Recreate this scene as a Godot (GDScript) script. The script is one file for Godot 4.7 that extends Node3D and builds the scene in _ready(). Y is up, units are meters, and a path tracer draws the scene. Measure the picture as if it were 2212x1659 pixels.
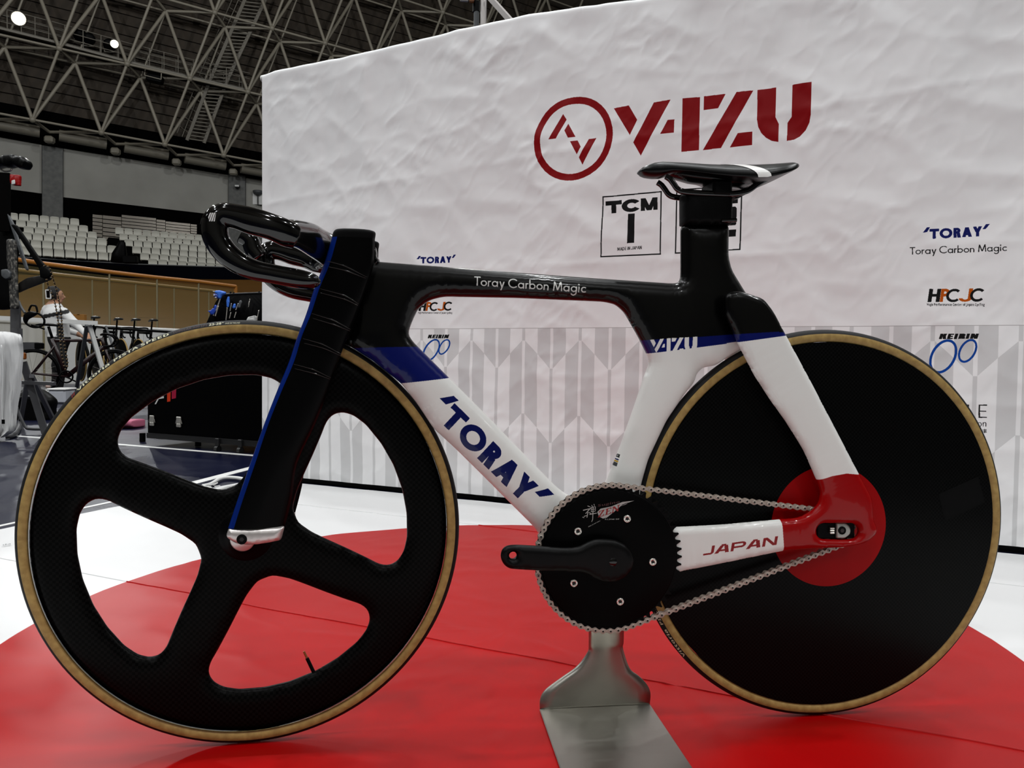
extends Node3D
# A white, blue and red track bicycle on a display stand, on a flag spread over the
# infield floor of an indoor velodrome, with a printed banner hung behind it.
# World frame: x along the bicycle (front axle at x = 0), y up, z towards the viewer. Metres.

const CAM_POS := Vector3(0.264579, 0.620655, 1.254180)
const CAM_R := Vector3(0.99233819, 0.01114264, 0.1230478)
const CAM_U := Vector3(-0.00674542, 0.99932561, -0.03609477)
const CAM_F := Vector3(0.12336701, -0.03498821, -0.99174412)
const FOCAL := 1661.0
const BAN_O := Vector3(-0.494, 0.0, -2.677)     # foot of the banner's left edge
const BAN_E := Vector3(0.850785, 0.0, 0.525502) # along the banner
const BAN_N := Vector3(-0.525502, 0.0, 0.850785) # out of the banner's face
const FLAG_C := Vector3(0.4765, 0.0, -0.4636)
const FLAG_R := 1.082
const WR := 0.337                                # wheel radius
const WB := 0.969                                # wheelbase
const BB := Vector2(0.5774, 0.2959)              # bottom bracket

var M := {}
var used := {}
var rng := RandomNumberGenerator.new()

# ---------------------------------------------------------------- measuring
func ray(x: float, y: float) -> Vector3:
	return CAM_F + CAM_R * ((x - 1106.0) / FOCAL) - CAM_U * ((y - 829.5) / FOCAL)
func on_z(x: float, y: float, z: float) -> Vector3:   # point of a plane parallel to the bicycle
	var d := ray(x, y)
	return CAM_POS + d * ((z - CAM_POS.z) / d.z)
func on_floor(x: float, y: float, h := 0.0) -> Vector3:
	var d := ray(x, y)
	return CAM_POS + d * ((h - CAM_POS.y) / d.y)
func on_banner(x: float, y: float) -> Vector2:        # (along, height) on the banner
	var d := ray(x, y)
	var t := BAN_N.dot(BAN_O - CAM_POS) / BAN_N.dot(d)
	var q := CAM_POS + d * t
	return Vector2((q - BAN_O).dot(BAN_E), q.y)
func far(x: float, y: float, depth: float) -> Vector3: # point at a depth along the view axis
	return CAM_POS + ray(x, y) * depth
func stay_z(x: float) -> float:                        # how far the rear stays stand off the middle
	return lerpf(0.029, 0.060, clampf((x - 0.66) / 0.30, 0.0, 1.0))
func on_stay(x: float, y: float) -> Vector2:
	var z := 0.045
	var q := Vector3.ZERO
	for k in 4:
		q = on_z(x, y, z)
		z = stay_z(q.x)
	return Vector2(q.x, q.y)

# ---------------------------------------------------------------- naming
func numbered(called: String) -> String:
	if not used.has(called):
		used[called] = 0
		return called
	used[called] += 1
	return "%s_%03d" % [called, used[called]]
func tag(o: Node, label: String, category: String, group := "") -> Node:
	o.set_meta("label", label)
	o.set_meta("category", category)
	if group != "": o.set_meta("group", group)
	return o
func thing(called: String, label: String, category: String, at := Vector3.ZERO, group := "") -> Node3D:
	var o := Node3D.new()
	o.name = numbered(called)
	add_child(o)
	o.position = at
	tag(o, label, category, group)
	return o
func setting(called: String) -> Node3D:
	var o := Node3D.new()
	o.name = called
	add_child(o)
	o.set_meta("kind", "structure")
	return o
func part(parent: Node, called: String, mesh: Mesh, mat: Material, xf := Transform3D.IDENTITY) -> MeshInstance3D:
	var o := MeshInstance3D.new()
	o.name = called
	o.mesh = mesh
	if mat != null: o.material_override = mat
	parent.add_child(o, true)
	o.transform = xf
	return o
func group_node(parent: Node, called: String, at := Vector3.ZERO) -> Node3D:
	var o := Node3D.new()
	o.name = called
	parent.add_child(o, true)
	o.position = at
	return o
func copy_of(src: Node3D, label: String) -> Node3D:
	var c: Node3D = src.duplicate()
	var base := String(src.name)
	c.name = numbered(base)
	add_child(c)
	c.set_meta("label", label)
	return c

# ---------------------------------------------------------------- materials
func mat(col: Color, rough := 0.6, metal := 0.0, coat := 0.0, spec := 0.5) -> StandardMaterial3D:
	var m := StandardMaterial3D.new()
	m.metallic_specular = spec
	m.albedo_color = col
	m.roughness = rough
	m.metallic = metal
	if coat > 0.0:
		m.clearcoat_enabled = true
		m.clearcoat = coat
		m.clearcoat_roughness = 0.05
	return m
func noise(freq: float, octaves := 3, seed_ := 1) -> FastNoiseLite:
	var n := FastNoiseLite.new()
	n.noise_type = FastNoiseLite.TYPE_SIMPLEX_SMOOTH
	n.seed = seed_
	n.frequency = freq
	n.fractal_octaves = octaves
	return n
func tex_of(img: Image) -> ImageTexture:
	img.generate_mipmaps()
	return ImageTexture.create_from_image(img)
func blotch(a: Color, b: Color, size: int, fx: float, fy: float, seed_: int, pw := 1.0) -> ImageTexture:
	var n := noise(1.0, 4, seed_)
	var img := Image.create(size, size, false, Image.FORMAT_RGB8)
	for y in size:
		for x in size:
			var t := clampf(0.5 + 0.75 * n.get_noise_2d(x * fx, y * fy), 0.0, 1.0)
			img.set_pixel(x, y, a.lerp(b, pow(t, pw)))
	return tex_of(img)
func weave(a: Color, b: Color, cells := 16) -> ImageTexture:
	var px := 8
	var img := Image.create(cells * px, cells * px, false, Image.FORMAT_RGB8)
	for y in cells:
		for x in cells:
			img.fill_rect(Rect2i(x * px, y * px, px, px), a if (x + y) % 2 == 0 else b)
	return tex_of(img)

# ---------------------------------------------------------------- meshes
func skin(rows: Array, wrap := false, caps := false, uvs: Array = []) -> ArrayMesh:
	# smooth surface through rows of points (each row the same length)
	var st := SurfaceTool.new()
	st.begin(Mesh.PRIMITIVE_TRIANGLES)
	var m: int = rows[0].size()
	for j in rows.size():
		for i in m:
			if uvs.size() > 0: st.set_uv(uvs[j][i])
			st.add_vertex(rows[j][i])
	var w := m if wrap else m - 1
	for j in rows.size() - 1:
		for i in w:
			var a := j * m + i
			var b := j * m + (i + 1) % m
			var c := (j + 1) * m + (i + 1) % m
			var d := (j + 1) * m + i
			for k in [a, b, c, a, c, d]: st.add_index(k)
	if caps:
		var n := rows.size() * m
		for e in [0, rows.size() - 1]:
			var cen := Vector3.ZERO
			for q in rows[e]: cen += q
			if uvs.size() > 0: st.set_uv(uvs[e][0])
			st.add_vertex(cen / m)
			for i in m:
				var a: int = e * m + i
				var b: int = e * m + (i + 1) % m
				if e == 0:
					for k in [n, b, a]: st.add_index(k)
				else:
					for k in [n + 1, a, b]: st.add_index(k)
	st.generate_normals()
	return st.commit()
func sweep(path: Array, rads: Array, sides := 14, flat_hint := Vector3.ZERO, caps := true) -> ArrayMesh:
	# tube along a path; rads: one Vector2(side, up) for each point
	var rows := []
	var up := Vector3.UP if flat_hint == Vector3.ZERO else flat_hint
	for i in path.size():
		var t: Vector3
		if i == 0: t = path[1] - path[0]
		elif i == path.size() - 1: t = path[i] - path[i - 1]
		else: t = path[i + 1] - path[i - 1]
		t = t.normalized()
		if flat_hint != Vector3.ZERO: up = flat_hint
		var side := t.cross(up)
		if side.length() < 0.05: side = t.cross(Vector3(0.3, 0.2, 0.9))
		side = side.normalized()
		up = side.cross(t).normalized()
		var r: Vector2 = rads[i] if rads.size() > 1 else rads[0]
		var row := PackedVector3Array()
		for k in sides:
			var a := TAU * k / sides
			row.append(path[i] + side * (cos(a) * r.x) + up * (sin(a) * r.y))
		rows.append(row)
	return skin(rows, true, caps)
func curve3(pts: Array, per := 6) -> Array:           # Catmull-Rom through points
	var out := []
	for i in pts.size() - 1:
		var p0 = pts[max(i - 1, 0)]
		var p1 = pts[i]
		var p2 = pts[i + 1]
		var p3 = pts[min(i + 2, pts.size() - 1)]
		for k in per:
			var t := float(k) / per
			out.append(0.5 * ((2.0 * p1) + (p2 - p0) * t + (2.0 * p0 - 5.0 * p1 + 4.0 * p2 - p3) * t * t + (3.0 * p1 - p0 - 3.0 * p2 + p3) * t * t * t))
	out.append(pts[pts.size() - 1])
	return out
func lathe(prof: Array, seg := 96, arc := TAU) -> ArrayMesh:   # profile (radius, z) turned about z
	var rows := []
	var uvs := []
	for j in seg + 1:
		var a := arc * j / seg
		var row := PackedVector3Array()
		var uv := PackedVector2Array()
		for q in prof:
			row.append(Vector3(q.x * cos(a), q.x * sin(a), q.y))
			uv.append(Vector2(q.x * cos(a), q.x * sin(a)))
		rows.append(row)
		uvs.append(uv)
	return skin(rows, false, false, uvs)
func resample(pts: PackedVector2Array, step: float, closed := true) -> PackedVector2Array:
	var out := PackedVector2Array()
	var n := pts.size()
	for i in (n if closed else n - 1):
		var a := pts[i]
		var b := pts[(i + 1) % n]
		var k := maxi(1, int(round(a.distance_to(b) / step)))
		for j in k: out.append(a.lerp(b, float(j) / k))
	if not closed: out.append(pts[n - 1])
	return out
func soften(pts: PackedVector2Array, times: int) -> PackedVector2Array:
	var p := pts
	for t in times:
		var q := PackedVector2Array()
		var n := p.size()
		for i in n: q.append(p[i] * 0.5 + (p[(i + n - 1) % n] + p[(i + 1) % n]) * 0.25)
		p = q
	return p
func outline(px: Array, z, smooth := 2, step := 7.0) -> PackedVector2Array:
	# closed outline measured in the photograph -> metres in the bicycle's plane
	var q := PackedVector2Array()
	for v in px: q.append(Vector2(v[0], v[1]))
	q = soften(resample(q, step), smooth)
	var out := PackedVector2Array()
	for v in q:
		if z is float:
			var w := on_z(v.x, v.y, z)
			out.append(Vector2(w.x, w.y))
		else:
			out.append(on_stay(v.x, v.y))
	return out
func inflate(outer: PackedVector2Array, holes: Array, thick: float, round_w: float, z_of: Callable, uv_of: Callable, step := 0.005) -> ArrayMesh:
	# solid with the given outline, rounded edges and half-thickness `thick`
	if Geometry2D.is_polygon_clockwise(outer): outer.reverse()
	var pts := PackedVector2Array()
	var hs := PackedFloat32Array()
	for f in [0.0, 0.03, 0.1, 0.22, 0.4, 0.65, 1.0]:
		var d: float = f * round_w
		var polys := [outer] if d == 0.0 else Geometry2D.offset_polygon(outer, -d)
		for h in holes:
			var g: Array = [h] if d == 0.0 else Geometry2D.offset_polygon(h, d)
			var nxt := []
			for q in polys:
				var cut := [q]
				for gg in g:
					var c2 := []
					for cc in cut: c2.append_array(Geometry2D.clip_polygons(cc, gg) if not Geometry2D.is_polygon_clockwise(cc) else [cc])
					cut = c2
				nxt.append_array(cut)
			polys = nxt
		for q in polys:
			for v in resample(q, step):
				pts.append(v)
				hs.append(thick * sqrt(maxf(0.0, 1.0 - (1.0 - f) * (1.0 - f))))
	var big := PackedVector2Array()
	for v in pts: big.append(v * 1000.0)
	var tri := Geometry2D.triangulate_delaunay(big)
	var st := SurfaceTool.new()
	st.begin(Mesh.PRIMITIVE_TRIANGLES)
	for side in [1.0, -1.0]:
		for i in pts.size():
			var v := pts[i]
			st.set_uv(uv_of.call(v))
			st.add_vertex(Vector3(v.x, v.y, z_of.call(v) + side * hs[i]))
	var n := pts.size()
	for t in range(0, tri.size(), 3):
		var a := pts[tri[t]]
		var b := pts[tri[t + 1]]
		var c := pts[tri[t + 2]]
		var cr := (b - a).cross(c - a)
		if absf(cr) < 1e-10: continue
		var cen := (a + b + c) / 3.0
		if not Geometry2D.is_point_in_polygon(cen, outer): continue
		var skip := false
		for h in holes:
			if Geometry2D.is_point_in_polygon(cen, h): skip = true
		if skip: continue
		var o := [tri[t], tri[t + 1], tri[t + 2]]
		if cr > 0.0: o = [tri[t], tri[t + 2], tri[t + 1]]
		for k in o: st.add_index(k)
		for k in [o[0], o[2], o[1]]: st.add_index(n + k)
	st.generate_normals()
	return st.commit()
func plate(polys: Array, map: Callable) -> ArrayMesh:    # flat printed shapes: 2D polygons laid on a surface
	var st := SurfaceTool.new()
	st.begin(Mesh.PRIMITIVE_TRIANGLES)
	for q in polys:
		var pp := PackedVector2Array(q)
		var tri := Geometry2D.triangulate_polygon(pp)
		for t in range(0, tri.size(), 3):
			var a := pp[tri[t]]
			var b := pp[tri[t + 1]]
			var c := pp[tri[t + 2]]
			var o := [a, b, c] if (b - a).cross(c - a) < 0.0 else [a, c, b]
			for v in o: st.add_vertex(map.call(v))
	st.generate_normals()
	return st.commit()
func prism(poly: PackedVector2Array, z0: float, z1: float) -> ArrayMesh:   # straight-sided slab
	var q := poly
	if Geometry2D.is_polygon_clockwise(q): q.reverse()
	var st := SurfaceTool.new()
	st.begin(Mesh.PRIMITIVE_TRIANGLES)
	st.set_smooth_group(-1)
	var big := PackedVector2Array()
	for v in q: big.append(v * 2000.0)
	var tri := Geometry2D.triangulate_polygon(big)
	for t in range(0, tri.size(), 3):
		var a := q[tri[t]]
		var b := q[tri[t + 1]]
		var c := q[tri[t + 2]]
		var o := [a, b, c] if (b - a).cross(c - a) < 0.0 else [a, c, b]
		for v in o: st.add_vertex(Vector3(v.x, v.y, z1))
		for k in [0, 2, 1]: st.add_vertex(Vector3(o[k].x, o[k].y, z0))
	for i in q.size():
		var a := q[i]
		var b := q[(i + 1) % q.size()]
		var A := Vector3(a.x, a.y, z0)
		var B := Vector3(b.x, b.y, z0)
		var C := Vector3(b.x, b.y, z1)
		var D := Vector3(a.x, a.y, z1)
		for v in [A, C, B, A, D, C]: st.add_vertex(v)
	st.generate_normals()
	st.index()
	return st.commit()
func box(s: Vector3) -> BoxMesh:
	var b := BoxMesh.new()
	b.size = s
	return b
func block(s: Vector3, e := 0.01) -> ArrayMesh:          # box with chamfered edges
	var h := s * 0.5
	var st := SurfaceTool.new()
	st.begin(Mesh.PRIMITIVE_TRIANGLES)
	st.set_smooth_group(-1)
	var quad := func(a: Vector3, b: Vector3, c: Vector3, d: Vector3):
		var nrm := (b - a).cross(c - a)
		var o := [a, b, c, a, c, d] if nrm.dot(a + b + c + d) < 0.0 else [a, c, b, a, d, c]
		for v in o: st.add_vertex(v)
	for ax in 3:
		var u := (ax + 1) % 3
		var w := (ax + 2) % 3
		for sg in [-1.0, 1.0]:
			var c := []
			for k in [[-1, -1], [1, -1], [1, 1], [-1, 1]]:
				var v := Vector3.ZERO
				v[ax] = sg * h[ax]
				v[u] = k[0] * (h[u] - e)
				v[w] = k[1] * (h[w] - e)
				c.append(v)
			quad.call(c[0], c[1], c[2], c[3])
		for k in [[-1, -1], [1, -1], [1, 1], [-1, 1]]:
			var a := Vector3.ZERO
			a[u] = k[0] * h[u]
			a[w] = k[1] * (h[w] - e)
			var b := a
			b[u] = k[0] * (h[u] - e)
			b[w] = k[1] * h[w]
			var a2 := a
			var b2 := b
			a[ax] = -(h[ax] - e)
			b[ax] = a[ax]
			a2[ax] = h[ax] - e
			b2[ax] = a2[ax]
			quad.call(a, b, b2, a2)
	for sx in [-1.0, 1.0]:
		for sy in [-1.0, 1.0]:
			for sz in [-1.0, 1.0]:
				var p := Vector3(sx * h.x, sy * (h.y - e), sz * (h.z - e))
				var q := Vector3(sx * (h.x - e), sy * h.y, sz * (h.z - e))
				var r := Vector3(sx * (h.x - e), sy * (h.y - e), sz * h.z)
				var nrm := (q - p).cross(r - p)
				var o := [p, q, r] if nrm.dot(p + q + r) < 0.0 else [p, r, q]
				for v in o: st.add_vertex(v)
	st.generate_normals()
	return st.commit()
var unit_rod := {}
func rod(parent: Node, called: String, a: Vector3, b: Vector3, r: float, m: Material, sides := 8) -> MeshInstance3D:
	if not unit_rod.has(sides):
		var c := CylinderMesh.new()
		c.top_radius = 1.0
		c.bottom_radius = 1.0
		c.height = 1.0
		c.radial_segments = sides
		c.rings = 1
		unit_rod[sides] = c
	var d := b - a
	var y := d.normalized()
	var x := y.cross(Vector3(0.13, 0.2, 0.97)).normalized()
	var z := x.cross(y)
	var xf := Transform3D(Basis(x * r, d, z * r), (a + b) * 0.5)
	return part(parent, called, unit_rod[sides], m, xf)
func beam(parent: Node, called: String, a: Vector3, b: Vector3, w: float, h: float, m: Material) -> MeshInstance3D:
	var d := b - a
	var y := d.normalized()
	var x := y.cross(Vector3.UP)
	if x.length() < 0.01: x = Vector3.RIGHT
	x = x.normalized()
	var z := x.cross(y)
	return part(parent, called, box(Vector3(w, d.length(), h)), m, Transform3D(Basis(x, y, z), (a + b) * 0.5))

# ---------------------------------------------------------------- print: filled polygons and lettering
func fill_poly(img: Image, q: PackedVector2Array, col: Color) -> void:
	var h := img.get_height()
	var w := img.get_width()
	var y0 := 1e9
	var y1 := -1e9
	for v in q:
		y0 = minf(y0, v.y)
		y1 = maxf(y1, v.y)
	for y in range(maxi(0, int(floor(y0))), mini(h - 1, int(ceil(y1))) + 1):
		var yc := y + 0.5
		var xs := []
		for i in q.size():
			var a := q[i]
			var b := q[(i + 1) % q.size()]
			if (a.y <= yc) != (b.y <= yc): xs.append(a.x + (yc - a.y) / (b.y - a.y) * (b.x - a.x))
		xs.sort()
		for k in range(0, xs.size() - 1, 2):
			var xa := maxi(0, int(ceil(xs[k] - 0.5)))
			var xb := mini(w, int(ceil(xs[k + 1] - 0.5)))
			if xb > xa: img.fill_rect(Rect2i(xa, y, xb - xa, 1), col)
func arc_band(c: Vector2, r: float, w: float, a0: float, a1: float, sy := 1.0) -> Array:
	var n := maxi(6, int(absf(a1 - a0) / 9.0))
	var out := []
	for i in n:
		var p := deg_to_rad(lerpf(a0, a1, float(i) / n))
		var q := deg_to_rad(lerpf(a0, a1, float(i + 1) / n + 0.002))
		var o := r + w * 0.5
		var k := r - w * 0.5
		out.append(PackedVector2Array([c + Vector2(cos(p) * o, sin(p) * o * sy), c + Vector2(cos(q) * o, sin(q) * o * sy), c + Vector2(cos(q) * k, sin(q) * k * sy), c + Vector2(cos(p) * k, sin(p) * k * sy)]))
	return out
func rc(x0: float, y0: float, x1: float, y1: float) -> PackedVector2Array:
	return PackedVector2Array([Vector2(x0, y0), Vector2(x1, y0), Vector2(x1, y1), Vector2(x0, y1)])
func dg(x0: float, y0: float, x1: float, y1: float, w: float) -> PackedVector2Array:  # slanted bar with level ends
	return PackedVector2Array([Vector2(x0, y0), Vector2(x0 + w, y0), Vector2(x1 + w, y1), Vector2(x1, y1)])
func glyph(ch: String, w: float) -> Array:               # [advance, polygons], geometric sans, cap height 1
	var v := w * 1.12
	var g := []
	var adv := 0.6
	match ch:
		" ": adv = 0.28
		"T":
			var tw := 0.78 if w > 0.2 else 0.62
			g = [rc(0, 1 - w, tw, 1), rc(tw / 2 - w / 2, 0, tw / 2 + w / 2, 1)]
			adv = tw
		"O":
			g = arc_band(Vector2(0.51, 0.5), 0.52 - w / 2, w, 0, 360)
			adv = 1.06
		"R", "P":
			g = [rc(0, 0, w, 1), rc(0, 1 - w, 0.28, 1), rc(0, 0.42, 0.28, 0.42 + w)]
			g.append_array(arc_band(Vector2(0.28, 0.71), 0.29 - w / 2, w, -90, 90))
			if ch == "R": g.append(dg(0.60 - v, 0, 0.24, 0.5, v))
			adv = 0.64
		"A":
			g = [dg(0, 0, 0.40 - v / 2, 1, v), dg(0.80 - v, 0, 0.40 - v / 2, 1, v), rc(0.20, 0.20, 0.60, 0.20 + w * 0.85)]
			adv = 0.82
		"Y":
			g = [dg(0.37 - v / 2, 0.42, 0, 1, v), dg(0.37 - v / 2, 0.42, 0.74 - v, 1, v), rc(0.37 - w / 2, 0, 0.37 + w / 2, 0.46)]
			adv = 0.76
		"C":
			g = arc_band(Vector2(0.5, 0.5), 0.51 - w / 2, w, 42, 318)
			adv = 0.92
		"M":
			g = [dg(0, 0, 0.09, 1, w), dg(0.92 - w, 0, 0.83 - w, 1, w), dg(0.46 - v / 2, 0.08, 0.09, 1, v), dg(0.46 - v / 2, 0.08, 0.83 - v, 1, v)]
			adv = 0.98
		"H":
			g = [rc(0, 0, w, 1), rc(0.62 - w, 0, 0.62, 1), rc(0, 0.5 - w / 2, 0.62, 0.5 + w / 2)]
			adv = 0.70
		"J":
			g = [rc(0.44 - w, 0.26, 0.44, 1)]
			g.append_array(arc_band(Vector2(0.18, 0.26), 0.26 - w / 2, w, 180, 360))
			adv = 0.52
		"K":
			g = [rc(0, 0, w, 1), dg(w * 0.8, 0.45, 0.62 - v, 1, v), dg(0.66 - v, 0, w * 0.9, 0.62, v)]
			adv = 0.70
		"E":
			g = [rc(0, 0, w, 1), rc(0, 0, 0.52, w * 0.85), rc(0, 1 - w * 0.85, 0.52, 1), rc(0, 0.5 - w * 0.4, 0.48, 0.5 + w * 0.4)]
			adv = 0.60
		"I":
			g = [rc(0, 0, w, 1)]
			adv = w + 0.10
		"N":
			g = [rc(0, 0, w, 1), rc(0.68 - w, 0, 0.68, 1), dg(0.68 - v, 0, 0, 1, v)]
			adv = 0.78
		"D":
			g = [rc(0, 0, w, 1), rc(0, 0, 0.25, w), rc(0, 1 - w, 0.25, 1)]
			g.append_array(arc_band(Vector2(0.22, 0.5), 0.5 - w / 2, w, -90, 90))
			adv = 0.80
		"o":
			g = arc_band(Vector2(0.31, 0.31), 0.31 - w / 2, w, 0, 360)
			adv = 0.68
		"a":
			g = arc_band(Vector2(0.31, 0.31), 0.31 - w / 2, w, 0, 360)
			g.append(rc(0.62 - w, 0, 0.62, 0.61))
			adv = 0.71
		"b":
			g = arc_band(Vector2(0.31, 0.31), 0.31 - w / 2, w, 0, 360)
			g.append(rc(0, 0, w, 1.06))
			adv = 0.68
		"g":
			g = arc_band(Vector2(0.31, 0.31), 0.31 - w / 2, w, 0, 360)
			g.append(rc(0.62 - w, -0.06, 0.62, 0.61))
			g.append_array(arc_band(Vector2(0.31, -0.06), 0.31 - w / 2, w, 205, 360))
			adv = 0.71
		"r":
			g = [rc(0, 0, w, 0.61)]
			g.append_array(arc_band(Vector2(0.22, 0.40), 0.22 - w / 2, w, 62, 180))
			adv = 0.36
		"y":
			g = [dg(0.26 - v / 2, 0.02, 0, 0.61, v), dg(0.12, -0.32, 0.54 - v, 0.61, v)]
			adv = 0.56
		"n":
			g = [rc(0, 0, w, 0.61), rc(0.50 - w, 0, 0.50, 0.36)]
			g.append_array(arc_band(Vector2(0.25, 0.36), 0.25 - w / 2, w, 0, 180))
			adv = 0.60
		"i":
			g = [rc(0, 0, w, 0.60)]
			g.append_array(arc_band(Vector2(w / 2, 0.82), w * 0.35, w * 0.7, 0, 360))
			adv = w + 0.12
		"c":
			g = arc_band(Vector2(0.31, 0.31), 0.31 - w / 2, w, 45, 315)
			adv = 0.55
	return [adv, g]
func text_polys(s: String, w: float, track := 0.0) -> Array:
	var x := 0.0
	var out := []
	for i in s.length():
		var g := glyph(s[i], w)
		for q in g[1]:
			var qq := PackedVector2Array()
			for v in q: qq.append(v + Vector2(x, 0))
			out.append(qq)
		x += g[0] + track
	return [x - track, out]
func toray_polys() -> Array:                              # the word with its two slanted marks
	var t := text_polys("TORAY", 0.25, 0.06)
	var out: Array = t[1]
	out.append(PackedVector2Array([Vector2(-0.52, 0.70), Vector2(-0.20, 0.70), Vector2(0.05, 1.20), Vector2(-0.20, 1.20)]))
	var e: float = t[0]
	out.append(PackedVector2Array([Vector2(e + 0.02, 0.70), Vector2(e + 0.27, 0.70), Vector2(e + 0.62, 1.20), Vector2(e + 0.30, 1.20)]))
	return [e, out]
var fonts := {}
func font_polys(s: String, family := "Droid Sans", weight := 400, italic := false) -> Array:
	# triangles of a set line of type, scaled to cap height 1
	var key := family + str(weight) + str(italic)
	if not fonts.has(key):
		var f := SystemFont.new()
		f.font_names = PackedStringArray([family])
		f.font_weight = weight
		f.font_italic = italic
		fonts[key] = f
	var tm := TextMesh.new()
	tm.text = s
	tm.font = fonts[key]
	tm.font_size = 64
	tm.depth = 0.0
	tm.pixel_size = 0.01
	tm.curve_step = 1.5
	tm.horizontal_alignment = HORIZONTAL_ALIGNMENT_LEFT
	tm.vertical_alignment = VERTICAL_ALIGNMENT_BOTTOM
	var out := []
	if tm.get_surface_count() == 0: return [1.0, out]
	var ar := tm.surface_get_arrays(0)
	var vs: PackedVector3Array = ar[Mesh.ARRAY_VERTEX]
	var ix: PackedInt32Array = ar[Mesh.ARRAY_INDEX] if ar[Mesh.ARRAY_INDEX] != null else PackedInt32Array(range(vs.size()))
	var lo := Vector2(1e9, 1e9)
	var hi := Vector2(-1e9, -1e9)
	for v in vs:
		lo = lo.min(Vector2(v.x, v.y))
		hi = hi.max(Vector2(v.x, v.y))
	var k := 1.0 / 0.457
	for t in range(0, ix.size(), 3):
		var q := PackedVector2Array()
		for j in 3:
			var v := vs[ix[t + j]]
			q.append((Vector2(v.x, v.y) - lo) * k)
		out.append(q)
	return [(hi.x - lo.x) * k, out, (hi.y - lo.y) * k]
func lay(polys: Array, o: Vector2, b: Vector2, up: Vector2) -> Array:  # unit polygons -> measured position
	var out := []
	for q in polys:
		var qq := PackedVector2Array()
		for v in q: qq.append(o + b * v.x + up * v.y)
		out.append(qq)
	return out

const LAMP_COL := Color(0.985, 0.995, 1.0)
const FLOOD := 44.0        # energy of each infield floodlight
const FILL_LAMP := 92.0          # energy of each added fill lamp
# ================================================================ scene
func _ready() -> void:
	rng.seed = 7
	# camera
	var cam := Camera3D.new()
	cam.name = "camera"
	cam.transform = Transform3D(Basis(CAM_R, CAM_U, -CAM_F), CAM_POS)
	cam.fov = rad_to_deg(2.0 * atan(829.5 / FOCAL))
	cam.near = 0.05
	cam.far = 300.0
	add_child(cam)
	cam.current = true
	# environment: a closed hall, lit by its own lamps and added fill lamps
	var we := WorldEnvironment.new()
	we.name = "environment"
	var env := Environment.new()
	env.background_mode = Environment.BG_COLOR
	env.background_color = Color(0.02, 0.02, 0.02)
	env.tonemap_mode = Environment.TONE_MAPPER_LINEAR
	env.tonemap_exposure = 1.0
	env.sdfgi_enabled = true
	env.ssao_enabled = true
	env.ssil_enabled = true
	we.environment = env
	add_child(we)
	make_materials()
	hall_lamps()
	build_floor()
	build_hall()
	build_banner()
	build_bicycle()
	build_stand()
	build_background()

func make_materials() -> void:
	M.carbon = mat(Color(0.008, 0.008, 0.009), 0.36, 0.0, 0.0, 0.18)
	M.gloss = mat(Color(0.008, 0.008, 0.009), 0.08, 0.0, 0.0, 0.5)
	M.matte = mat(Color(0.010, 0.010, 0.011), 0.55, 0.0, 0.0, 0.2)
	M.rubber = mat(Color(0.030, 0.030, 0.032), 0.62, 0.0, 0.0, 0.35)
	M.alu = mat(Color(0.78, 0.76, 0.75), 0.36, 0.75)
	M.chrome = mat(Color(0.84, 0.82, 0.79), 0.25, 0.9)
	M.chain = mat(Color(0.66, 0.61, 0.57), 0.42, 0.45)
	M.hole = mat(Color(0.02, 0.018, 0.018), 0.6)
	M.blue = mat(Color(0.0, 0.115, 0.40), 0.28, 0.0, 0.15, 0.3)
	M.red = mat(Color(0.56, 0.004, 0.012), 0.40, 0.0, 0.0, 0.22)
	M.white = mat(Color(0.84, 0.83, 0.82), 0.3)
	M.steel = mat(Color(0.50, 0.49, 0.47), 0.38, 1.0)
	M.dark_paint = mat(Color(0.06, 0.06, 0.065), 0.5)
	M.black = mat(Color(0.010, 0.010, 0.012), 0.5, 0.0, 0.0, 0.2)
	M.grey = mat(Color(0.30, 0.31, 0.32), 0.5)
	M.white_paint = mat(Color(0.82, 0.82, 0.81), 0.45)
	M.rim_fork = mat(Color(0.008, 0.008, 0.009), 0.36, 0.0, 0.0, 0.18)
	M.wing = mat(Color(0.012, 0.012, 0.013), 0.16, 0.0, 0.8, 0.6)
	M.saddle = mat(Color(0.016, 0.016, 0.017), 0.32, 0.0, 0.0, 0.3)
	M.saddle_belly = mat(Color(0.024, 0.024, 0.025), 0.24, 0.0, 0.0, 0.35)
	M.dim_print = mat(Color(0.10, 0.10, 0.10), 0.4)
	M.ring = mat(Color(0.010, 0.010, 0.011), 0.45, 0.0, 0.0, 0.16)
	M.crank = mat(Color(0.010, 0.010, 0.011), 0.40, 0.0, 0.0, 0.26)
	M.rail_post = mat(Color(0.62, 0.58, 0.46), 0.4, 0.4)
	M.lamp = mat(Color(1, 1, 1), 0.4)
	M.lamp.emission_enabled = true
	M.lamp.emission = Color(1.0, 0.95, 0.82)
	M.lamp.emission_energy_multiplier = 12.0

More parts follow.
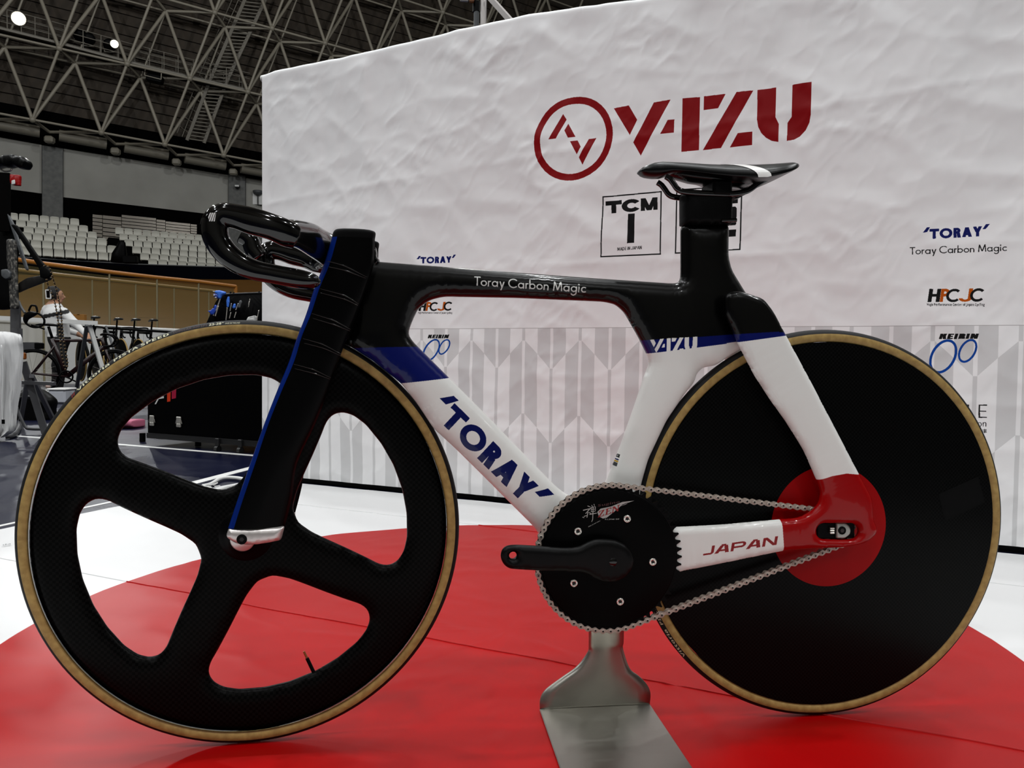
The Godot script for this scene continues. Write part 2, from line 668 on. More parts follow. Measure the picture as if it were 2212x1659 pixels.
# ---------------------------------------------------------------- lamps of the hall and added fill lamps
func hall_lamps() -> void:
	# floodlights in rows under the roof over the infield (two of them are in view),
	# and unseen fill lamps, added over track and stands to brighten the hall
	var spots := []
	for j in 3:
		for i in 4:
			spots.append(Vector3(-11.0 + i * 7.5, 17.0, -8.0 + j * 7.0))
	spots.append(far(40, 40, 34.0))
	spots.append(far(247, 95, 36.0))
	for k in spots.size():
		var at: Vector3 = spots[k]
		var seen: bool = k >= 12
		var lab := "lit floodlight under the roof above the infield"
		if k == 12: lab = "brightest lit floodlight, at the top left corner above the catwalk"
		if k == 13: lab = "smaller lit floodlight on the catwalk beside two dark ones"
		var t := thing("floodlight", lab, "floodlight", at, "" if seen else "floodlights over the infield")
		var aim := (Vector3(0.4, 0.0, -0.6) - at).normalized()
		if seen: aim = (Vector3(-9.0, 3.0, -14.0) - at).normalized()
		var side := aim.cross(Vector3.UP).normalized()
		var bas := Basis(side, side.cross(aim).normalized(), -aim)
		var sc := 0.62 if k == 13 else 1.0
		var rows := []
		for q in [[0.05, 0.42], [0.16, 0.40], [0.22, 0.25], [0.30, 0.0], [0.33, 0.0], [0.33, 0.02]]:
			var row := PackedVector3Array()
			for i in 20: row.append(Vector3(q[0] * cos(TAU * i / 20), q[0] * sin(TAU * i / 20), q[1]) * sc)
			rows.append(row)
		part(t, "housing", skin(rows, true), M.dark_paint, Transform3D(bas, Vector3.ZERO))
		var disc := CylinderMesh.new()
		disc.top_radius = 0.27 * sc
		disc.bottom_radius = 0.27 * sc
		disc.height = 0.03
		disc.radial_segments = 20
		part(t, "lens", disc, M.lamp, Transform3D(bas * Basis(Vector3.RIGHT, PI / 2), bas * Vector3(0, 0, 0.03)))
		var sp := SpotLight3D.new()
		sp.name = "beam"
		sp.light_energy = FLOOD if not seen else 60.0
		sp.light_color = LAMP_COL
		sp.spot_range = 120.0
		sp.spot_angle = 62.0
		sp.spot_attenuation = 2.0
		sp.light_size = 0.27 * sc
		sp.shadow_enabled = true
		t.add_child(sp)
		sp.transform = Transform3D(bas, bas * Vector3(0, 0, -0.06))
	var fill_spots := [Vector3(-24, 21, -20), Vector3(-12, 24, -27), Vector3(4, 25, -33), Vector3(22, 22, -26), Vector3(-27, 20, 2), Vector3(-14, 22, 24), Vector3(8, 22, 27), Vector3(27, 21, 10)]
	for at in fill_spots:
		var t := thing("added_fill_lamp", "added round fill lamp outside the picture, brightening the hall", "lamp", at, "added fill lamps of the hall")
		var glow := SphereMesh.new()
		glow.radius = 0.22
		glow.height = 0.44
		glow.radial_segments = 16
		glow.rings = 8
		part(t, "globe", glow, M.lamp)
		rod(t, "cord", Vector3(0, 0.2, 0), Vector3(0, 31.0 - at.y, 0), 0.02, M.black, 6)
		var om := OmniLight3D.new()
		om.name = "glow"
		om.light_energy = FILL_LAMP
		om.light_color = LAMP_COL
		om.omni_range = 120.0
		om.omni_attenuation = 2.0
		om.light_size = 0.22
		om.shadow_enabled = true
		t.add_child(om)

# ---------------------------------------------------------------- floor and flag
var flag_n: FastNoiseLite
func flag_h(x: float, z: float) -> float:
	# shallow creases of the sheet
	var a := absf(flag_n.get_noise_2d(x * 1.3 + z * 0.5, z * 2.6 - x * 1.2))
	var b := flag_n.get_noise_2d(x * 0.7 + 40.0, z * 0.8)
	var c := absf(flag_n.get_noise_2d(x * 3.1 - 9.0, z * 4.3 + x * 2.0 + 30.0))
	return 0.0012 + 0.0110 * pow(maxf(0.0, 0.24 - a), 1.3) + 0.0050 * maxf(0.0, b) + 0.0030 * maxf(0.0, 0.2 - c)
func flag_y(x: float, z: float) -> float:
	var h := flag_h(x, z)
	# lies flat under the wheels and the stand
	for q in [Vector2(0.0, 0.0), Vector2(WB, 0.0)]:
		h *= smoothstep(0.02, 0.25, Vector2(x, z).distance_to(q))
	if x > 0.40 and x < 0.76 and z > -0.14: h = minf(h, 0.0002)
	return h - 0.0006
func build_floor() -> void:
	flag_n = noise(1.0, 3, 11)
	var fl := setting("floor")
	var m := mat(Color(0.022, 0.038, 0.135), 0.22, 0.0, 0.0, 0.35)
	m.roughness_texture = blotch(Color(0.5, 0.5, 0.5), Color(1, 1, 1), 256, 0.02, 0.02, 5)
	m.uv1_triplanar = true
	m.uv1_world_triplanar = true
	m.uv1_scale = Vector3(0.25, 0.25, 0.25)
	m.roughness = 0.42
	part(fl, "infield", box(Vector3(90, 0.3, 90)), m, Transform3D(Basis(), Vector3(0, -0.152, -10)))
	# painted white lines
	for q in [[on_floor(-200, 922), on_floor(566, 985), 0.045], [on_floor(-60, 1148), on_floor(262, 1079), 0.022], [on_floor(405, 1046), on_floor(566, 1004), 0.055]]:
		var a: Vector3 = q[0]
		var b: Vector3 = q[1]
		var d := (b - a).normalized()
		part(fl, "floor_line", box(Vector3(q[2], 0.0024, a.distance_to(b))), M.white_paint, Transform3D(Basis(d.cross(Vector3.UP).normalized(), Vector3.UP, -d), (a + b) * 0.5 + Vector3(0, -0.0016, 0)))
	# the flag: a white sheet with a red disc, creased, lying on the floor
	var flag := thing("flag", "white sheet with a big red disc spread on the floor under the bicycle", "flag")
	var ur := BAN_E
	var vr := BAN_N
	var red := mat(Color(0.60, 0.0, 0.006), 0.42, 0.0, 0.0, 0.30)
	var wht := mat(Color(0.80, 0.80, 0.80), 0.45, 0.0, 0.0, 0.3)
	var seg := 220
	var rows := []
	var radii := []
	for i in 56: radii.append(FLAG_R * pow(float(i) / 55.0, 0.8))
	for r in radii:
		var row := PackedVector3Array()
		for k in seg:
			var a := TAU * k / seg
			var p: Vector3 = FLAG_C + ur * (cos(a) * r) + vr * (sin(a) * r)
			row.append(Vector3(p.x, flag_y(p.x, p.z), p.z))
		rows.append(row)
	part(flag, "red_disc", skin(rows, true), red)
	rows = []
	for i in 44:
		var t := pow(float(i) / 43.0, 1.15)
		var row := PackedVector3Array()
		for k in seg:
			var a := TAU * k / seg
			var c := cos(a)
			var s := sin(a)
			# edge of the sheet: a rectangle about the disc
			var e := minf((2.0 if c < 0.0 else 2.6) / maxf(absf(c), 1e-4), (1.355 if s < 0.0 else 2.2) / maxf(absf(s), 1e-4))
			var r := lerpf(FLAG_R, e, t)
			var p := FLAG_C + ur * (c * r) + vr * (s * r)
			row.append(Vector3(p.x, flag_y(p.x, p.z), p.z))
		rows.append(row)
	part(flag, "white_field", skin(rows, true), wht)
	# sewn seams: a raised fold across the sheet
	for q in [[0.135, -2.0, -1.073, wht], [0.135, -1.073, 1.073, red], [0.135, 1.073, 2.6, wht], [-0.93, -2.0, -0.553, wht], [-0.93, -0.553, 0.553, red], [-0.93, 0.553, 2.6, wht]]:
		var rows3 := []
		var n := int((q[2] - q[1]) / 0.02)
		for i in n + 1:
			var u: float = lerpf(q[1], q[2], float(i) / n)
			var row := PackedVector3Array()
			for e in [[-0.006, -0.002], [-0.0035, 0.0012], [-0.001, 0.0022], [0.0, 0.0024], [0.001, 0.0018], [0.0014, -0.002]]:
				var p: Vector3 = FLAG_C + ur * u + vr * (q[0] + e[0] + 0.004 * flag_n.get_noise_1d(u * 2.0))
				row.append(Vector3(p.x, flag_y(p.x, p.z) + e[1], p.z))
			rows3.append(row)
		part(flag, "seam", skin(rows3), q[3])
	# small grey lettering at the sheet's edge
	var o := on_floor(6, 1180, 0.004)
	var dx := (on_floor(30, 1176, 0.004) - o).normalized()
	var dy := (on_floor(6, 1168, 0.004) - o).normalized()
	var tp := font_polys("da")
	part(flag, "lettering", plate(tp[1], func(v: Vector2): return o + dx * v.x * 0.016 + dy * v.y * 0.02 + Vector3(0, 0.002, 0)), M.grey)

# ---------------------------------------------------------------- banner
var ban_a: FastNoiseLite
var ban_b: FastNoiseLite
var ban_c: FastNoiseLite
func ban_disp(s: float, y: float) -> float:
	var d := 0.012 * ban_a.get_noise_2d(s * 1.1, y * 0.55)
	# soft vertical folds where the sheet hangs from its top rail
	var hang := smoothstep(0.9, 2.0, y)
	d += 0.010 * hang * ban_a.get_noise_2d(s * 4.2 + 20.0, y * 0.7 + s * 0.5)
	d += 0.004 * ban_a.get_noise_2d(s * 2.6 + y * 1.8, y * 2.4 - s * 0.8)
	# crumples: thin ridges where noise crosses zero
	var r1 := 1.0 + ban_c.get_noise_2d(s * 3.2 + 0.10 * ban_a.get_noise_2d(s * 6.0, y * 6.0), y * 4.4 + s * 0.9)
	var r4 := 1.0 + ban_c.get_noise_2d(s * 7.5 + 31.0 - y * 2.0, y * 8.5 + 9.0)
	var r2 := absf(ban_b.get_noise_2d(s * 6.2 + 50.0, y * 5.0 - s * 3.0))
	var r3 := absf(ban_b.get_noise_2d(s * 11.0 - y * 4.0, y * 9.0 + 17.0))
	var some := smoothstep(0.05, 0.5, ban_a.get_noise_2d(s * 1.6 + 7.0, y * 1.9))
	d += 0.0045 * maxf(0.0, 1.0 - r1 / 0.45) + 0.0022 * maxf(0.0, 1.0 - r4 / 0.4) * (0.35 + some) + 0.006 * maxf(0.0, 0.17 - r2) + 0.008 * some * maxf(0.0, 0.16 - r3)
	# the folds it was packed along
	for q in [[1.362, 0.060, 0.0045], [0.985, 0.008, 0.0042], [0.62, -0.045, 0.0038], [0.305, 0.008, 0.0035]]:
		var e: float = y - (q[0] + q[1] * s) - 0.006 * ban_b.get_noise_1d(s * 6.0)
		var amp: float = q[2] * (0.65 + 0.5 * ban_a.get_noise_1d(s * 2.0 + q[0] * 9.0))
		d += amp * exp(-absf(e) / 0.022)
	for q in [0.34, 0.60, 1.03, 1.40, 1.95, 2.42, 2.93, 3.4]:
		var e: float = s - q - 0.012 * ban_a.get_noise_1d(y * 2.0 + q * 5.0)
		d += 0.0042 * (0.5 + ban_a.get_noise_1d(y * 1.2 + q * 7.0)) * exp(-absf(e) / 0.03)
	return d
func ban_px(v: Vector2, half: int) -> Vector2:          # banner metres -> texel of one half
	return Vector2((v.x - half * 1.65 + 0.01) / 1.66 * 2048.0, (2.02 - v.y) / 2.03 * 2048.0)
var ban_img := []
func ban_fill(polys: Array, col: Color, measured := true) -> void:
	for q in polys:
		var m := PackedVector2Array()
		var lo := 1e9
		var hi := -1e9
		for v in q:
			var w: Vector2 = on_banner(v.x, v.y) if measured else v
			m.append(w)
			lo = minf(lo, w.x)
			hi = maxf(hi, w.x)
		for h in 2:
			if hi < h * 1.65 - 0.02 or lo > h * 1.65 + 1.67: continue
			var t := PackedVector2Array()
			for w in m: t.append(ban_px(w, h))
			fill_poly(ban_img[h], t, col)
func crop(polys: Array, ox: float, oy: float, k: float) -> Array:
	var out := []
	for q in polys:
		var p := PackedVector2Array()
		for v in q: p.append(Vector2(ox + v[0] / k, oy + v[1] / k))
		out.append(p)
	return out
const IZU := [
	[[710, 328], [812, 310], [868, 406], [820, 510]],
	[[980, 288], [1092, 268], [893, 648], [843, 560]],
	[[1073, 408], [1118, 401], [1115, 493], [1025, 502]],
	[[1172, 258], [1287, 244], [1281, 607], [1165, 620]],
	[[1313, 240], [1462, 225], [1410, 322], [1312, 334]],
	[[1535, 213], [1650, 203], [1430, 592], [1308, 606]],
	[[1545, 492], [1643, 481], [1642, 573], [1490, 588]],
	[[1678, 200], [1804, 182], [1800, 385], [1822, 430], [1820, 553], [1775, 545], [1735, 523], [1703, 490], [1683, 450], [1675, 400]],
	[[1916, 168], [2045, 150], [2040, 370], [2030, 425], [2005, 475], [1965, 518], [1925, 540], [1878, 548], [1882, 425], [1910, 385]]]
const IZU_RING := [
	[[365, 365], [388, 402], [320, 533], [270, 538]], [[400, 430], [450, 520], [400, 526], [376, 477]],
	[[414, 550], [465, 545], [488, 588], [462, 640]], [[540, 535], [590, 528], [500, 710], [475, 660]]]
func build_banner() -> void:
	ban_a = noise(1.0, 2, 21)
	ban_b = noise(1.0, 2, 33)
	ban_c = noise(1.0, 1, 52)
	ban_c.noise_type = FastNoiseLite.TYPE_CELLULAR
	ban_c.fractal_type = FastNoiseLite.FRACTAL_NONE
	ban_c.cellular_return_type = FastNoiseLite.RETURN_DISTANCE2_SUB
	var paper := Color(0.915, 0.915, 0.918)
	var pale := Color(0.805, 0.805, 0.808)
	var ink := Color(0.055, 0.055, 0.06)
	var crimson := Color(0.50, 0.0, 0.030)
	var navy := Color(0.012, 0.06, 0.34)
	for h in 2:
		var img := Image.create(2048, 2048, false, Image.FORMAT_RGB8)
		img.fill(paper)
		ban_img.append(img)
	# arrow-feather pattern along the lower part: columns with chevron ends
	var pitch := 0.125
	for c in range(-12, 24):
		var s := 1.417 + c * pitch
		var even: bool = posmod(c, 2) == 0
		var ap := 0.055 if even else -0.060
		var lv := [0.742, 0.635, 0.330, 0.022]
		for k in 3:
			var dark: bool = (k == 1) if even else (k != 1)
			var top: float = lv[k]
			var bot: float = lv[k + 1]
			var ta := 0.0 if k == 0 else ap
			var ba := ap if k < 2 else 0.0
			var hw := pitch * 0.5
			var tk := 0.0065
			if dark:
				ban_fill([PackedVector2Array([Vector2(s - hw, top), Vector2(s - tk, top + ta), Vector2(s - tk, bot + ba), Vector2(s - hw, bot)]),
					PackedVector2Array([Vector2(s + hw, top), Vector2(s + tk, top + ta), Vector2(s + tk, bot + ba), Vector2(s + hw, bot)])], pale, false)
			else:
				ban_fill([rc(s - tk, bot + ba, s + tk, top + ta)], pale, false)
	ban_fill([rc(0.0, 0.740, 3.3, 0.7425)], Color(0.66, 0.65, 0.65), false)
	# red ring logo and wordmark
	var cc := on_banner(1238.0, 300.3)
	ban_fill(arc_band(cc, 0.1545, 0.027, 0, 360), crimson, false)
	ban_fill(crop(IZU_RING, 1100, 130, 3.13), crimson)
	ban_fill(crop(IZU, 1100, 130, 3.13), crimson)
	# framed badges
	var frame_line := func(a: Vector2, b: Vector2, c: Vector2, d: Vector2, w: float):
		var q := [on_banner(a.x, a.y), on_banner(b.x, b.y), on_banner(c.x, c.y), on_banner(d.x, d.y)]
		for i in 4:
			var u: Vector2 = q[i]
			var v: Vector2 = q[(i + 1) % 4]
			var n := (v - u).normalized().orthogonal() * w
			var e := (v - u).normalized() * w
			ban_fill([PackedVector2Array([u - e + n, v + e + n, v + e - n, u - e - n])], ink, false)
	frame_line.call(Vector2(1303.5, 426), Vector2(1428.5, 414.5), Vector2(1427, 549), Vector2(1299.5, 555), 0.0024)
	frame_line.call(Vector2(1462.5, 411), Vector2(1602.5, 399), Vector2(1598.5, 539), Vector2(1460, 547), 0.0024)
	var tcm := [rc(0.0, 0.66, 1.0, 1.0), rc(0.36, 0.0, 0.66, 1.0)]
	for q in arc_band(Vector2(1.60, 0.5), 0.43, 0.34, 35, 325, 0.86): tcm.append(q)
	tcm.append_array([rc(2.18, 0.0, 2.44, 1.0), rc(2.96, 0.0, 3.22, 1.0), dg(2.55, 0.0, 2.18, 1.0, 0.30), dg(2.55, 0.0, 2.92, 1.0, 0.30)])
	ban_fill(lay(tcm, Vector2(1309, 462.5), Vector2(34.8, -2.9), Vector2(-0.3, -27)), ink)
	var t: Array
	ban_fill(crop([[[806, 1042], [851, 1038], [848, 1236], [801, 1240]]], 1100, 130, 3.13), ink)
	t = text_polys("MADE IN JAPAN", 0.17, 0.03)
	ban_fill(lay(t[1], Vector2(1334.5, 542.3), Vector2(6.05, -0.45), Vector2(0, -7.0)), ink)
	ban_fill(crop([[[1150, 538], [1200, 535], [1196, 583], [1150, 585]], [[1080, 628], [1170, 622], [1185, 640], [1180, 820], [1165, 838], [1080, 842]], [[1080, 892], [1177, 885], [1174, 967], [1080, 972]]], 1370, 330, 5.353), ink)
	ban_fill(lay(tcm, Vector2(1470, 448.5), Vector2(37.8, -3.0), Vector2(-0.3, -28)), ink)
	# wordmarks, right and left sets
	var tor := toray_polys()
	ban_fill(lay(tor[1], Vector2(2007.5, 516.8), Vector2(26.6, -1.55), Vector2(0, -21.3)), navy)
	ban_fill(lay(tor[1], Vector2(908.5, 569.5), Vector2(15.2, -0.6), Vector2(0, -14.0)), navy)
	t = text_polys("Toray Carbon Magic", 0.115, 0.02)
	ban_fill(lay(t[1], Vector2(1965.0, 550.5), Vector2(210.0 / t[0], -8.0 / t[0]), Vector2(0, -15.6)), ink)
	for set_ in [[2003.0, 653.0, 26.7, 28.4], [905.0, 672.0, 15.2, 19.2]]:
		var o := Vector2(set_[0], set_[1])
		var kx: float = set_[2]
		var ky: float = set_[3]
		var b := Vector2(kx, -0.3)
		var up := Vector2(kx * 0.16, -ky)
		var orange := Color(0.70, 0.31, 0.02)
		ban_fill(lay(text_polys("H", 0.20)[1], o, b * 1.55, up), ink)
		ban_fill(lay(text_polys("P", 0.20)[1], o + b * 0.98, b * 1.25, up), orange)
		var cx := Vector2(kx * 1.45, 0)
		ban_fill(lay(arc_band(Vector2(0.5, 0.5), 0.42, 0.18, 45, 315), o + cx, b * 1.22, up), ink)
		ban_fill(lay(text_polys("J", 0.16)[1], o + b * 2.66, b * 2.0, up), orange)
		ban_fill(lay(arc_band(Vector2(0.5, 0.5), 0.42, 0.18, 42, 318), o + b * 3.38, b * 1.22, up), ink)
		t = font_polys("High Performance Center of Japan Cycling", "Droid Sans", 700)
		ban_fill(lay(t[1], o + Vector2(-1.0, ky * 0.345), Vector2(kx * 4.66 / t[0], 0), Vector2(0, -ky * 0.185)), ink)
	for set_ in [[2029.0, 732.5, 85.0, 11.3, 1.0], [924.5, 731.0, 46.0, 8.0, 0.62]]:
		t = text_polys("KEIRIN", 0.27, 0.02)
		var o := Vector2(set_[0] - 1.5, set_[1])
		ban_fill(lay(t[1], o, Vector2(set_[2] / t[0], -0.1), Vector2(set_[3] * 0.32, -set_[3])), ink)
	var wheel_blue := Color(0.01, 0.24, 0.58)
	for q in [[2037.0, 770.0, 37.0, 24.0, 5.4], [2089.5, 758.0, 25.5, 15.5, 4.6], [931.5, 756.5, 25.0, 13.5, 3.4], [959.5, 749.5, 17.0, 8.8, 3.0]]:
		var c := Vector2(q[0], q[1])
		var ax := Vector2(cos(-1.05), sin(-1.05))
		var ay := Vector2(-ax.y, ax.x)
		var n := 40
		for i in n:
			var p := TAU * i / n
			var p2 := TAU * (i + 1.05) / n
			var f := func(a: float, g: float) -> Vector2: return c + ax * (cos(a) * (q[2] + g)) + ay * (sin(a) * (q[3] + g))
			var w: float = q[4] * 0.5
			ban_fill([PackedVector2Array([f.call(p, w), f.call(p2, w), f.call(p2, -w), f.call(p, -w)])], wheel_blue)
	# end of a further wordmark beside the rear wheel
	t = text_polys("E", 0.09)
	ban_fill(lay(t[1], Vector2(2112.5, 902.0), Vector2(35.0, 0.3), Vector2(0.5, -28.5)), ink)
	t = text_polys("L", 0.09)
	ban_fill([PackedVector2Array([Vector2(2072, 874), Vector2(2092, 873.5), Vector2(2092, 880), Vector2(2072, 902)])], ink)
	t = font_polys("on")
	ban_fill(lay(t[1], Vector2(2111.0, 921.0), Vector2(18.5 / t[0], 0), Vector2(0, -12.0)), ink)
	for i in 4: ban_fill([rc(2121, 927.0 + i * 1.9, 2130, 927.9 + i * 1.9)], ink)
	ban_fill([rc(2125, 926.0, 2126.2, 935.0)], ink)

	var b := thing("banner", "tall white printed banner with a red ring logo hung behind the bicycle", "banner")
	var hs := [0.0, 1.65, 3.30]
	var ny := 190
	for h in 2:
		var m := mat(Color(1, 1, 1), 0.42, 0.0, 0.0, 0.3)
		m.albedo_texture = tex_of(ban_img[h])
		var ns := 190
		var rows := []
		var uvs := []
		for j in ny + 7:
			var row := PackedVector3Array()
			var uv := PackedVector2Array()
			for i in ns + 1:
				var s: float = hs[h] + 1.65 * i / ns
				var top := 1.972 + 0.034 * exp(-pow((s - 1.355) / 0.55, 2.0)) + 0.012 * smoothstep(0.0, 0.08, s) + 0.004 * ban_b.get_noise_1d(s * 5.0)
				var y := 0.024 + (top - 0.024) * minf(1.0, float(j) / ny)
				var d := ban_disp(s, y) * smoothstep(0.0, 0.06, s + 0.01)
				d *= 1.0 - 0.75 * smoothstep(top - 0.07, top, y)
				var p := BAN_O + BAN_E * s + Vector3(0, y, 0) + BAN_N * d
				if j > ny:          # hem turned over the top rail
					var a := float(j - ny) / 6.0 * 2.4
					p += Vector3(0, sin(a) * 0.018, 0) - BAN_N * (1.0 - cos(a)) * 0.018
				row.append(p)
				var tx := ban_px(Vector2(s, minf(y, 2.015)), h)
				uv.append(tx / 2048.0)
			rows.append(row)
			uvs.append(uv)
		part(b, "printed_panel", skin(rows, false, false, uvs), m)
	# blank end of the sheet outside the picture, top rail and foot bar
	var rows2 := []
	for j in 30:
		var row := PackedVector3Array()
		for i in 20:
			var s := 3.30 + 1.0 * i / 19.0
			var y := 0.024 + 1.95 * j / 29.0
			row.append(BAN_O + BAN_E * s + Vector3(0, y, 0) + BAN_N * ban_disp(s, y))
		rows2.append(row)
	part(b, "blank_panel", skin(rows2), M.white_paint)
	rod(b, "top_rail", BAN_O + Vector3(0, 1.972, 0) - BAN_N * 0.02 - BAN_E * 0.01, BAN_O + Vector3(0, 1.972, 0) - BAN_N * 0.02 + BAN_E * 4.3, 0.014, M.alu, 12)
	rod(b, "rail_end_cap", BAN_O + Vector3(0, 1.974, 0) - BAN_N * 0.02 - BAN_E * 0.016, BAN_O + Vector3(0, 1.974, 0) - BAN_N * 0.02 + BAN_E * 0.002, 0.017, M.white_paint, 12)
	var foot := beam(b, "foot_bar", BAN_O + Vector3(0, 0.012, 0) - BAN_N * 0.03 + BAN_E * 0.02, BAN_O + Vector3(0, 0.012, 0) - BAN_N * 0.03 + BAN_E * 4.3, 0.04, 0.02, M.black)
	# support behind
	var pole := thing("banner_pole", "grey aluminium pole with clamp and slanted brace rising behind the banner", "pole")
	var base := far(1044, 60, 3.52)
	var up1 := far(1044, -150, 3.52)
	rod(pole, "mast", Vector3(base.x, 0.0, base.z), Vector3(base.x, up1.y, base.z), 0.0145, M.alu, 16)
	var b2 := far(1029, 60, 3.56)
	rod(pole, "inner_tube", Vector3(b2.x, 0.0, b2.z), Vector3(b2.x, far(1029, 22, 3.56).y, b2.z), 0.0125, M.grey, 16)
	rod(pole, "collar", far(1029, 26, 3.56), far(1029, 4, 3.56), 0.017, M.black, 14)
	var hous := far(1019, -2, 3.54)
	part(pole, "clamp", block(Vector3(0.022, 0.03, 0.02), 0.003), mat(Color(0.42, 0.24, 0.10), 0.5), Transform3D(Basis(), hous))
	part(pole, "head_plate", block(Vector3(0.04, 0.02, 0.02), 0.003), M.alu, Transform3D(Basis(), far(1003, -2, 3.56)))
	beam(pole, "brace", far(1054, -10, 3.48), far(1122, 66, 3.34), 0.022, 0.022, M.alu)
	rod(pole, "foot", Vector3(base.x - 0.3, 0.012, base.z), Vector3(base.x + 0.3, 0.012, base.z), 0.012, M.black, 10)

# ---------------------------------------------------------------- bicycle
var fr_img: Image
func fr_uv(v: Vector2) -> Vector2:
	return Vector2((v.x - 0.16) / 0.92, (0.96 - v.y) / 0.736)
func fr_fill(polys: Array, col: Color, z = 0.02) -> void:
	for q in polys:
		var t := PackedVector2Array()
		for v in q:
			var w: Vector2
			if z is float:
				var w3 := on_z(v.x, v.y, z)
				w = Vector2(w3.x, w3.y)
			else:
				w = on_stay(v.x, v.y)
			var u := fr_uv(w)
			t.append(Vector2(u.x * 2048.0, u.y * 1638.0))
		fill_poly(fr_img, t, col)
func px(a: Array) -> PackedVector2Array:
	var p := PackedVector2Array()
	for v in a: p.append(Vector2(v[0], v[1]))
	return p
const FRAME_OUT := [[760, 556], [817, 565.4], [930, 574], [1041, 583], [1266, 599.8], [1455, 612.5], [1467, 610.5], [1470.6, 600], [1470.6, 486], [1573, 486], [1572, 555], [1579, 583.7], [1594, 608], [1611, 636], [1640, 665], [1640, 715], [1612, 748],
	[1599, 754.7], [1570, 772], [1544, 790], [1516.7, 794], [1503, 807.6], [1499, 825], [1477.5, 850.7], [1438, 909], [1399, 991.7], [1383.5, 1046.5], [1378, 1100], [1392, 1160], [1394, 1215], [1375, 1262], [1330, 1290], [1270, 1282], [1225, 1240], [1195, 1190], [1168.6, 1160],
	[1153.7, 1138], [1041.6, 1025.8], [985, 970], [937, 926], [900, 870], [866, 827.7], [839, 806], [807, 780], [763, 752], [748, 745], [752, 640]]
const FRAME_HOLE := [[880.9, 721], [890, 695], [903, 667], [929.5, 648], [959, 641], [1116, 644], [1303, 652], [1329, 657.7], [1348, 674.5], [1378, 726.8], [1402, 775.4], [1403.3, 783], [1393, 809], [1370.4, 876], [1340.5, 962], [1305, 1048], [1290, 1075], [1260, 1085], [1221, 1066], [1202, 1052], [1153.7, 1003], [1060, 906], [970.6, 816.5], [892, 738]]
const STAY_OUT := [[1563.7, 636], [1578, 630], [1600, 629.4], [1648, 645], [1669.4, 672.5], [1697, 725], [1751.7, 827], [1802.6, 925], [1853.5, 1023], [1868, 1050], [1881, 1074], [1884, 1100], [1884, 1120], [1894, 1143], [1889, 1156], [1865, 1173.8], [1822, 1181.7], [1760, 1184], [1689, 1189.5], [1580, 1212], [1465.8, 1234.5], [1400, 1246], [1380, 1200], [1400, 1139], [1454, 1138.6], [1555.8, 1133.5], [1683, 1122], [1724, 1119], [1751.7, 1105], [1769, 1087.7], [1774, 1062], [1763.4, 1034.8], [1736, 972], [1696.9, 909.4], [1665.5, 866], [1630, 811.5], [1595, 745], [1563.7, 674.4]]
func slot_px() -> PackedVector2Array:
	var out := PackedVector2Array()
	for k in 12: out.append(Vector2(1836, 1147) + Vector2(cos(-PI / 2 + PI * k / 11.0) * 17.5, sin(-PI / 2 + PI * k / 11.0) * 17.5))
	for k in 12: out.append(Vector2(1778.5, 1147) + Vector2(cos(PI / 2 + PI * k / 11.0) * 17.5, sin(PI / 2 + PI * k / 11.0) * 17.5))
	return out
